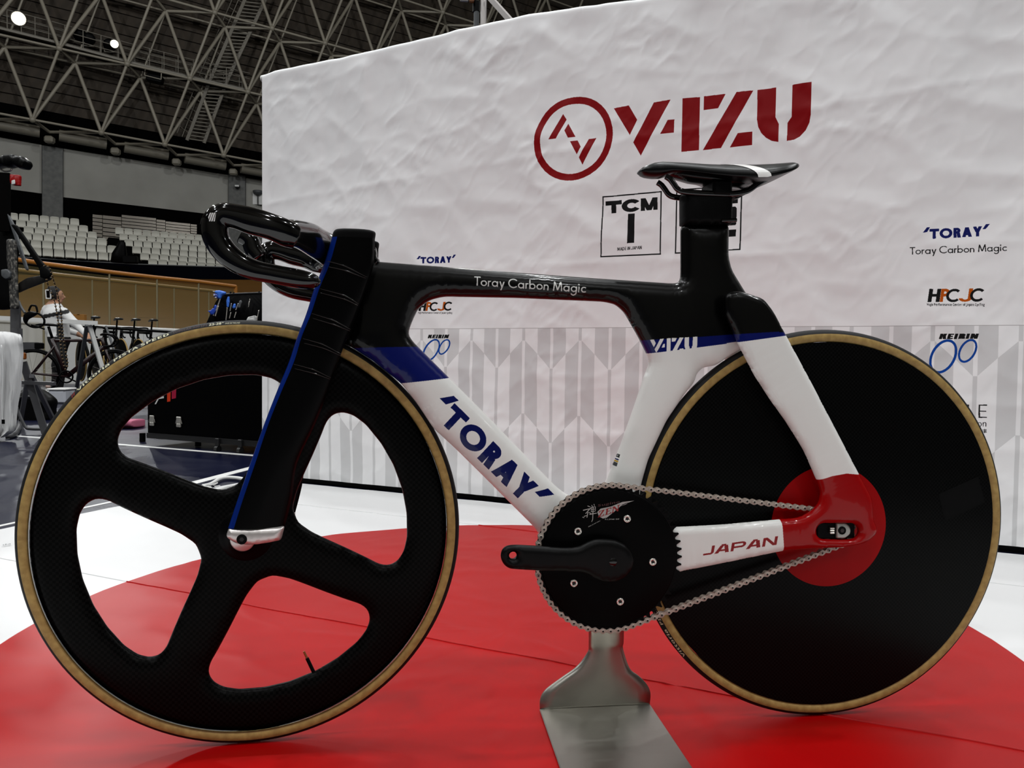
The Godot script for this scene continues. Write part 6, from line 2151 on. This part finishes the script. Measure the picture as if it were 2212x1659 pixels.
func mini_bike(called: String, label: String, at: Vector3, yaw: float, lift: float, body: Material, disc_wheels: bool, mark: bool) -> Node3D:
	var t := thing(called, label, "bicycle", at, "bicycles in the infield")
	t.rotation.y = yaw
	var P := func(x: float, y: float, z := 0.0) -> Vector3: return Vector3(x, y + lift, z)
	for wx in [0.0, 0.96]:
		var w := group_node(t, "wheel", P.call(wx, 0.335))
		var pr := []
		for k in 13: pr.append(Vector2(0.322 + 0.012 * cos(TAU * k / 12.0), 0.012 * sin(TAU * k / 12.0)))
		part(w, "tyre", lathe(pr, 48), M.tan if disc_wheels else M.rubber)
		if disc_wheels:
			part(w, "disc", lathe([Vector2(0.312, 0.009), Vector2(0.15, 0.016), Vector2(0.0, 0.022)], 40), M.carbon)
			part(w, "disc", lathe([Vector2(0.312, -0.009), Vector2(0.15, -0.016), Vector2(0.0, -0.022)], 40), M.carbon)
		else:
			var rim := []
			for k in 9: rim.append(Vector2(0.295 + 0.018 * cos(TAU * k / 8.0), 0.010 * sin(TAU * k / 8.0)))
			part(w, "rim", lathe(rim, 48), M.carbon)
			rod(w, "hub", Vector3(0, 0, -0.04), Vector3(0, 0, 0.04), 0.018, M.black, 12)
			for k in 18:
				var a := TAU * k / 18.0
				rod(w, "spoke", Vector3(cos(a + 0.5) * 0.02, sin(a + 0.5) * 0.02, 0.02 if k % 2 == 0 else -0.02), Vector3(cos(a) * 0.29, sin(a) * 0.29, 0), 0.0015, M.chrome, 5)
		if mark and wx == 0.0:
			var q := [PackedVector2Array([Vector2(-0.06, 0.10), Vector2(0.02, 0.16), Vector2(0.06, 0.13), Vector2(0.0, 0.08), Vector2(-0.03, 0.06)]), PackedVector2Array([Vector2(-0.06, 0.03), Vector2(0.02, 0.07), Vector2(0.06, 0.02), Vector2(0.03, -0.04), Vector2(-0.05, -0.04)])]
			part(w, "white_mark", plate(q, func(v: Vector2): return Vector3(v.x, v.y + 0.06, 0.0195)), M.white_paint)
	var tube := func(called2: String, a: Vector3, b: Vector3, r: float, m: Material): 
		part(t, called2, sweep([a, a.lerp(b, 0.5), b], [Vector2(r * 0.7, r), Vector2(r * 0.7, r), Vector2(r * 0.7, r)], 10), m)
	tube.call("seat_tube", P.call(0.39, 0.29), P.call(0.22, 0.80), 0.028, body)
	tube.call("top_tube", P.call(0.24, 0.77), P.call(0.82, 0.79), 0.022, body)
	tube.call("down_tube", P.call(0.39, 0.29), P.call(0.83, 0.70), 0.032, body)
	tube.call("head_tube", P.call(0.85, 0.66), P.call(0.81, 0.82), 0.024, body)
	tube.call("seat_post", P.call(0.23, 0.78), P.call(0.18, 0.96), 0.018, M.black)
	for s in [-1.0, 1.0]:
		tube.call("chain_stay", P.call(0.39, 0.29, 0.02 * s), P.call(0.0, 0.335, 0.055 * s), 0.014, body)
		tube.call("seat_stay", P.call(0.25, 0.70, 0.02 * s), P.call(0.0, 0.335, 0.055 * s), 0.012, body)
		tube.call("fork_leg", P.call(0.86, 0.66, 0.03 * s), P.call(0.96, 0.335, 0.05 * s), 0.016, body)
		var hb := [P.call(0.80, 0.86, 0.0), P.call(0.84, 0.87, 0.12 * s), P.call(0.93, 0.86, 0.20 * s), P.call(0.99, 0.80, 0.20 * s), P.call(0.95, 0.72, 0.20 * s), P.call(0.85, 0.70, 0.20 * s)]
		part(t, "handlebar", sweep(curve3(hb, 4), [Vector2(0.013, 0.013)], 8), M.black)
		rod(t, "crank", P.call(0.39, 0.29, 0.07 * s), P.call(0.39 + 0.15 * s, 0.29 - 0.08 * s, 0.08 * s), 0.010, M.black, 8)
	var sp := []
	for q in [[-0.02, 0.975, 0.05, 0.012], [0.03, 0.985, 0.068, 0.018], [0.10, 0.985, 0.055, 0.02], [0.18, 0.98, 0.028, 0.018], [0.26, 0.97, 0.016, 0.012]]:
		var row := PackedVector3Array()
		for k in 12: row.append(P.call(q[0] + 0.06, q[1] + sin(TAU * k / 12.0) * q[3], cos(TAU * k / 12.0) * q[2]))
		sp.append(row)
	part(t, "saddle", skin(sp, true, true), M.saddle)
	part(t, "chainring", lathe([Vector2(0.088, 0.047), Vector2(0.088, 0.050), Vector2(0.066, 0.050), Vector2(0.066, 0.047)], 32), M.black, Transform3D(Basis(), P.call(0.39, 0.29)))
	return t
func build_rack() -> void:
	var rack := thing("bike_rack", "white tubular bicycle rack with slanted legs in front of the barrier", "rack")
	var D := 9.5
	beam(rack, "top_bar", far(-40, 685, D - 0.6), far(211, 698, D), 0.05, 0.05, M.white_paint)
	var top := far(191, 703, D)
	for q in [[243, 868, 0.0], [162, 860, 0.0]]:
		beam(rack, "leg", far(193 if q[0] > 200 else 188, 702, D), on_floor(q[0], q[1]), 0.055 if q[0] > 200 else 0.04, 0.045, M.white_paint if q[0] > 200 else M.grey)
	beam(rack, "foot_bar", far(150, 848, D + 0.3), far(250, 852, D), 0.04, 0.03, M.grey)
	var hang := thing("hanging_rail", "dark rail on which three black track bicycles hang by their saddles", "rail")
	rod(hang, "rail", far(222, 708, 12.4), far(440, 722, 12.9), 0.02, M.black, 10)
	rod(hang, "prop", far(229, 705, 12.2), far(258, 790, 11.8), 0.018, M.grey, 8)
	rod(hang, "prop", far(232, 715, 12.2), far(222, 730, 12.6), 0.012, M.black, 8)
	for q in [[228, 12.2], [436, 12.9]]:
		var a := far(q[0], 712, q[1])
		rod(hang, "post", Vector3(a.x, 0, a.z), a, 0.02, M.black, 8)
	var labs := ["black track bicycle with a white mark on its disc wheel, hung nearest the rack leg", "black track bicycle hung in the middle of three on the rail", "black track bicycle hung furthest right on the rail"]
	for i in 3:
		var p := far([262.0, 300.0, 338.0][i], 770.0 + i * 3.0, 12.3 + i * 0.15)
		mini_bike("hung_track_bicycle", labs[i], Vector3(p.x, 0.0, p.z), deg_to_rad(128.0), 0.18, M.carbon, true, i == 0)
	var p2 := far(211, 768, 11.4)
	mini_bike("parked_track_bicycle", "black disc-wheeled track bicycle behind the white rack leg", Vector3(p2.x, 0.0, p2.z), deg_to_rad(125.0), 0.16, M.carbon, true, false)
	var p3 := far(72, 815, 10.2)
	mini_bike("road_bicycle", "black and red road bicycle with spoked wheels held by the standing person", Vector3(p3.x, 0.0, p3.z), deg_to_rad(14.0), 0.0, mat(Color(0.10, 0.012, 0.016), 0.3), false, false)

# ---------------------------------------------------------------- person
func body_mesh(bones: Array, cell: float, k: float, paint: Callable) -> ArrayMesh:
	var lo := Vector3(1e9, 1e9, 1e9)
	var hi := -lo
	for b in bones:
		var r := Vector3.ONE * (maxf(b[2], b[3]) + k + cell)
		lo = lo.min(b[0] - r).min(b[1] - r)
		hi = hi.max(b[0] + r).max(b[1] + r)
	var n := Vector3i(((hi - lo) / cell).ceil()) + Vector3i.ONE
	var val := PackedFloat32Array()
	val.resize(n.x * n.y * n.z)
	val.fill(1.0)
	for b in bones:
		var a: Vector3 = b[0]
		var ab: Vector3 = b[1] - a
		var ll := maxf(ab.length_squared(), 1e-9)
		var rr := Vector3.ONE * (maxf(b[2], b[3]) + k * 2.0 + cell)
		var i0 := Vector3i(((a.min(b[1]) - rr - lo) / cell).floor()).clamp(Vector3i.ZERO, n - Vector3i.ONE)
		var i1 := Vector3i(((a.max(b[1]) + rr - lo) / cell).ceil()).clamp(Vector3i.ZERO, n - Vector3i.ONE)
		for z in range(i0.z, i1.z + 1):
			for y in range(i0.y, i1.y + 1):
				for x in range(i0.x, i1.x + 1):
					var p := lo + Vector3(x, y, z) * cell
					var t := clampf((p - a).dot(ab) / ll, 0.0, 1.0)
					var d := (p - a - ab * t).length() - lerpf(b[2], b[3], t)
					var id := (z * n.y + y) * n.x + x
					var o := val[id]
					var h := maxf(k - absf(o - d), 0.0) / k
					val[id] = minf(o, d) - h * h * k * 0.25
	var vid := {}
	var st := SurfaceTool.new()
	st.begin(Mesh.PRIMITIVE_TRIANGLES)
	var cnt := 0
	var offs := [0, 1, n.x, n.x + 1, n.x * n.y, n.x * n.y + 1, n.x * n.y + n.x, n.x * n.y + n.x + 1]
	for z in n.z - 1:
		for y in n.y - 1:
			for x in n.x - 1:
				var id := (z * n.y + y) * n.x + x
				var neg := 0
				for o in offs:
					if val[id + o] < 0.0: neg += 1
				if neg == 0 or neg == 8: continue
				var acc := Vector3.ZERO
				var c := 0
				for e in [[0, 1], [2, 3], [4, 5], [6, 7], [0, 2], [1, 3], [4, 6], [5, 7], [0, 4], [1, 5], [2, 6], [3, 7]]:
					var v0 := val[id + offs[e[0]]]
					var v1 := val[id + offs[e[1]]]
					if (v0 < 0.0) == (v1 < 0.0): continue
					var t := v0 / (v0 - v1)
					var q0 := Vector3(e[0] & 1, (e[0] >> 1) & 1, e[0] >> 2)
					var q1 := Vector3(e[1] & 1, (e[1] >> 1) & 1, e[1] >> 2)
					acc += q0.lerp(q1, t)
					c += 1
				var p := lo + (Vector3(x, y, z) + acc / c) * cell
				st.set_color(paint.call(p))
				st.add_vertex(p)
				vid[id] = cnt
				cnt += 1
	var sx := 1
	var sy := n.x
	var sz := n.x * n.y
	for z in range(1, n.z - 1):
		for y in range(1, n.y - 1):
			for x in range(1, n.x - 1):
				var id := (z * n.y + y) * n.x + x
				var s0 := val[id] < 0.0
				for ax in [[sx, sy, sz], [sy, sz, sx], [sz, sx, sy]]:
					var s1: bool = val[id + ax[0]] < 0.0
					if s0 == s1: continue
					var a: int = vid[id]
					var b: int = vid[id - ax[1]]
					var c: int = vid[id - ax[1] - ax[2]]
					var d: int = vid[id - ax[2]]
					for q in ([a, b, c, a, c, d] if not s0 else [a, c, b, a, d, c]): st.add_index(q)
	st.generate_normals()
	return st.commit()
func build_person() -> void:
	var D := 10.8
	var t := thing("person", "person in white and black hooded jacket and black trousers bending over a bicycle", "person")
	var J := func(x: float, y: float, off := 0.0) -> Vector3: return far(x, y, D + off)
	var head: Vector3 = J.call(118, 636)
	var face := (CAM_R * 0.85 - CAM_F * (-0.45)).normalized()
	var neck: Vector3 = J.call(115, 657)
	var chest: Vector3 = J.call(120, 683)
	var waist: Vector3 = J.call(124, 712)
	var hip: Vector3 = J.call(128, 732)
	var sr: Vector3 = J.call(138, 676, -0.10)
	var sl: Vector3 = J.call(100, 676, 0.10)
	var er: Vector3 = J.call(163, 700, -0.16)
	var hr: Vector3 = J.call(187, 724, -0.20)
	var el: Vector3 = J.call(125, 708, 0.26)
	var hl: Vector3 = J.call(172, 722, 0.22)
	var k1: Vector3 = J.call(133, 790, -0.10)
	var a1: Vector3 = J.call(127, 846, -0.08)
	var k2: Vector3 = J.call(124, 790, 0.10)
	var a2: Vector3 = J.call(118, 848, 0.12)
	var toe1: Vector3 = a1 + CAM_R * 0.14 - Vector3(0, 0.05, 0)
	var toe2: Vector3 = a2 + CAM_R * 0.14 - Vector3(0, 0.05, 0)
	var white := Color(0.68, 0.68, 0.67)
	var black := Color(0.003, 0.003, 0.0035)
	var skinc := Color(0.42, 0.22, 0.13)
	var bones := [
		[neck, neck.lerp(chest, 0.2), 0.055, 0.075], [chest, waist, 0.155, 0.145], [waist, hip, 0.145, 0.14], [neck.lerp(chest, 0.35), chest, 0.11, 0.15],
		[sl.lerp(chest, 0.25), sr.lerp(chest, 0.25), 0.085, 0.085], [J.call(103, 670), J.call(112, 668), 0.075, 0.07],
		[sr, er, 0.072, 0.055], [er, hr, 0.052, 0.034], [sl, el, 0.072, 0.055], [el, hl, 0.052, 0.034],
		[hip + CAM_F * -0.06, k1, 0.105, 0.07], [k1, a1, 0.065, 0.048], [hip + CAM_F * 0.06, k2, 0.105, 0.07], [k2, a2, 0.065, 0.048],
		[a1, toe1, 0.042, 0.034], [a2, toe2, 0.042, 0.034]]
	# hands: palm, four fingers and thumb curled on the handlebar
	for h in [[er, hr], [el, hl]]:
		var dir: Vector3 = (h[1] - h[0]).normalized()
		var side := dir.cross(Vector3.UP).normalized()
		var palm: Vector3 = h[1] + dir * 0.06
		bones.append([h[1], palm, 0.030, 0.032])
		for i in 4:
			var f0: Vector3 = palm + side * (0.027 - i * 0.018)
			var len_: float = [0.040, 0.046, 0.043, 0.034][i]
			var f1: Vector3 = f0 + dir * len_ - Vector3(0, 0.012, 0)
			bones.append([f0, f1, 0.0105, 0.0095])
			bones.append([f1, f1 - dir * 0.012 - Vector3(0, 0.032, 0), 0.0095, 0.0085])
		bones.append([palm - dir * 0.03 + side * 0.03, palm + side * 0.05 + dir * 0.01 - Vector3(0, 0.02, 0), 0.013, 0.011])
	var paint := func(p: Vector3) -> Color:
		var q := seen_at(p)
		if p.distance_to(hr) < 0.045 or (p - hr).dot((hr - er).normalized()) > 0.0 and p.distance_to(hr) < 0.16: return skinc
		if p.distance_to(hl) < 0.045 or (p - hl).dot((hl - el).normalized()) > 0.0 and p.distance_to(hl) < 0.16: return skinc
		if p.y > neck.y - 0.02 and p.distance_to(neck) < 0.10: return skinc
		if p.y < a1.y - 0.005 or (p.y < a1.y + 0.02 and (p - a1).dot(CAM_R) > 0.05): return Color(0.75, 0.74, 0.72)
		if p.y < waist.y - 0.10: return black
		# black yoke between shoulder and chest
		var band := 684.0 - (q.x - 95.0) * 0.22
		if absf(q.y - band) < 4.5 and q.x < 150.0 and p.distance_to(el) > 0.2: return black
		if q.x > 122.0 and q.x < 136.0 and q.y > 692.0 and p.distance_to(el) > 0.2 and p.distance_to(er) > 0.2: return black
		return white
	var m := mat(Color(1, 1, 1), 0.75)
	m.vertex_color_use_as_albedo = true
	part(t, "body", body_mesh(bones, 0.0125, 0.035, paint), m)
	var hb := [
		[head + Vector3(0, 0.02, 0) - face * 0.015, head + Vector3(0, 0.0, 0) + face * 0.015, 0.098, 0.090],
		[head + face * 0.04 - Vector3(0, 0.03, 0), head + face * 0.055 - Vector3(0, 0.085, 0), 0.062, 0.042],
		[head + face * 0.10 - Vector3(0, 0.01, 0), head + face * 0.122 - Vector3(0, 0.035, 0), 0.010, 0.014],
		[head - Vector3(0, 0.07, 0), neck, 0.055, 0.058]]
	var fside := face.cross(Vector3.UP).normalized()
	for s in [-1.0, 1.0]:
		hb.append([head + fside * (0.088 * s) + Vector3(0, 0.01, 0), head + fside * (0.090 * s) - Vector3(0, 0.03, 0), 0.016, 0.012])
	hb.append([head + face * 0.095 - Vector3(0, 0.062, 0) - fside * 0.02, head + face * 0.095 - Vector3(0, 0.062, 0) + fside * 0.02, 0.012, 0.012])
	var hpaint := func(p: Vector3) -> Color:
		var f := (p - head).dot(face)
		var u := p.y - head.y
		for s in [-1.0, 1.0]:
			if p.distance_to(head + face * 0.088 + fside * (0.034 * s) + Vector3(0, 0.008, 0)) < 0.014: return Color(0.03, 0.02, 0.02)
		if absf(u + 0.062) < 0.008 and f > 0.09: return Color(0.30, 0.09, 0.08)
		if f > 0.030 + maxf(0.0, u) * 0.7 and u < 0.055: return skinc
		if u < -0.075: return skinc
		return Color(0.003, 0.0025, 0.0025)
	part(t, "head", body_mesh(hb, 0.008, 0.02, hpaint), m)
	var hp := thing("headset", "white framed headset worn over the ear of the person", "headset")
	var c: Vector3 = far(104.5, 636, D - 0.10)
	for q in [[[98.5, 627], [109, 627]], [[109, 627], [109.5, 645]], [[109.5, 645], [100, 645]], [[100, 645], [98.5, 627]]]:
		rod(hp, "frame_bar", far(q[0][0], q[0][1], D - 0.11), far(q[1][0], q[1][1], D - 0.11), 0.009, M.white_paint, 8)
	part(hp, "ear_pad", block(Vector3(0.05, 0.09, 0.03), 0.012), M.black, Transform3D(Basis(), c))
	var bt := thing("white_bottle", "white drinks bottle standing beside the shoe of the person", "bottle")
	var bp := on_floor(104, 866)
	part(bt, "bottle", sweep([Vector3(bp.x, 0.0, bp.z), Vector3(bp.x, 0.02, bp.z), Vector3(bp.x, 0.12, bp.z), Vector3(bp.x, 0.15, bp.z), Vector3(bp.x, 0.17, bp.z)], [Vector2(0.033, 0.033), Vector2(0.036, 0.036), Vector2(0.034, 0.034), Vector2(0.026, 0.026), Vector2(0.014, 0.014)], 14), M.white_paint)
	part(bt, "cap", sweep([Vector3(bp.x, 0.165, bp.z), Vector3(bp.x, 0.20, bp.z), Vector3(bp.x, 0.205, bp.z)], [Vector2(0.028, 0.028), Vector2(0.026, 0.026), Vector2(0.012, 0.012)], 12), mat(Color(0.72, 0.62, 0.58), 0.5))
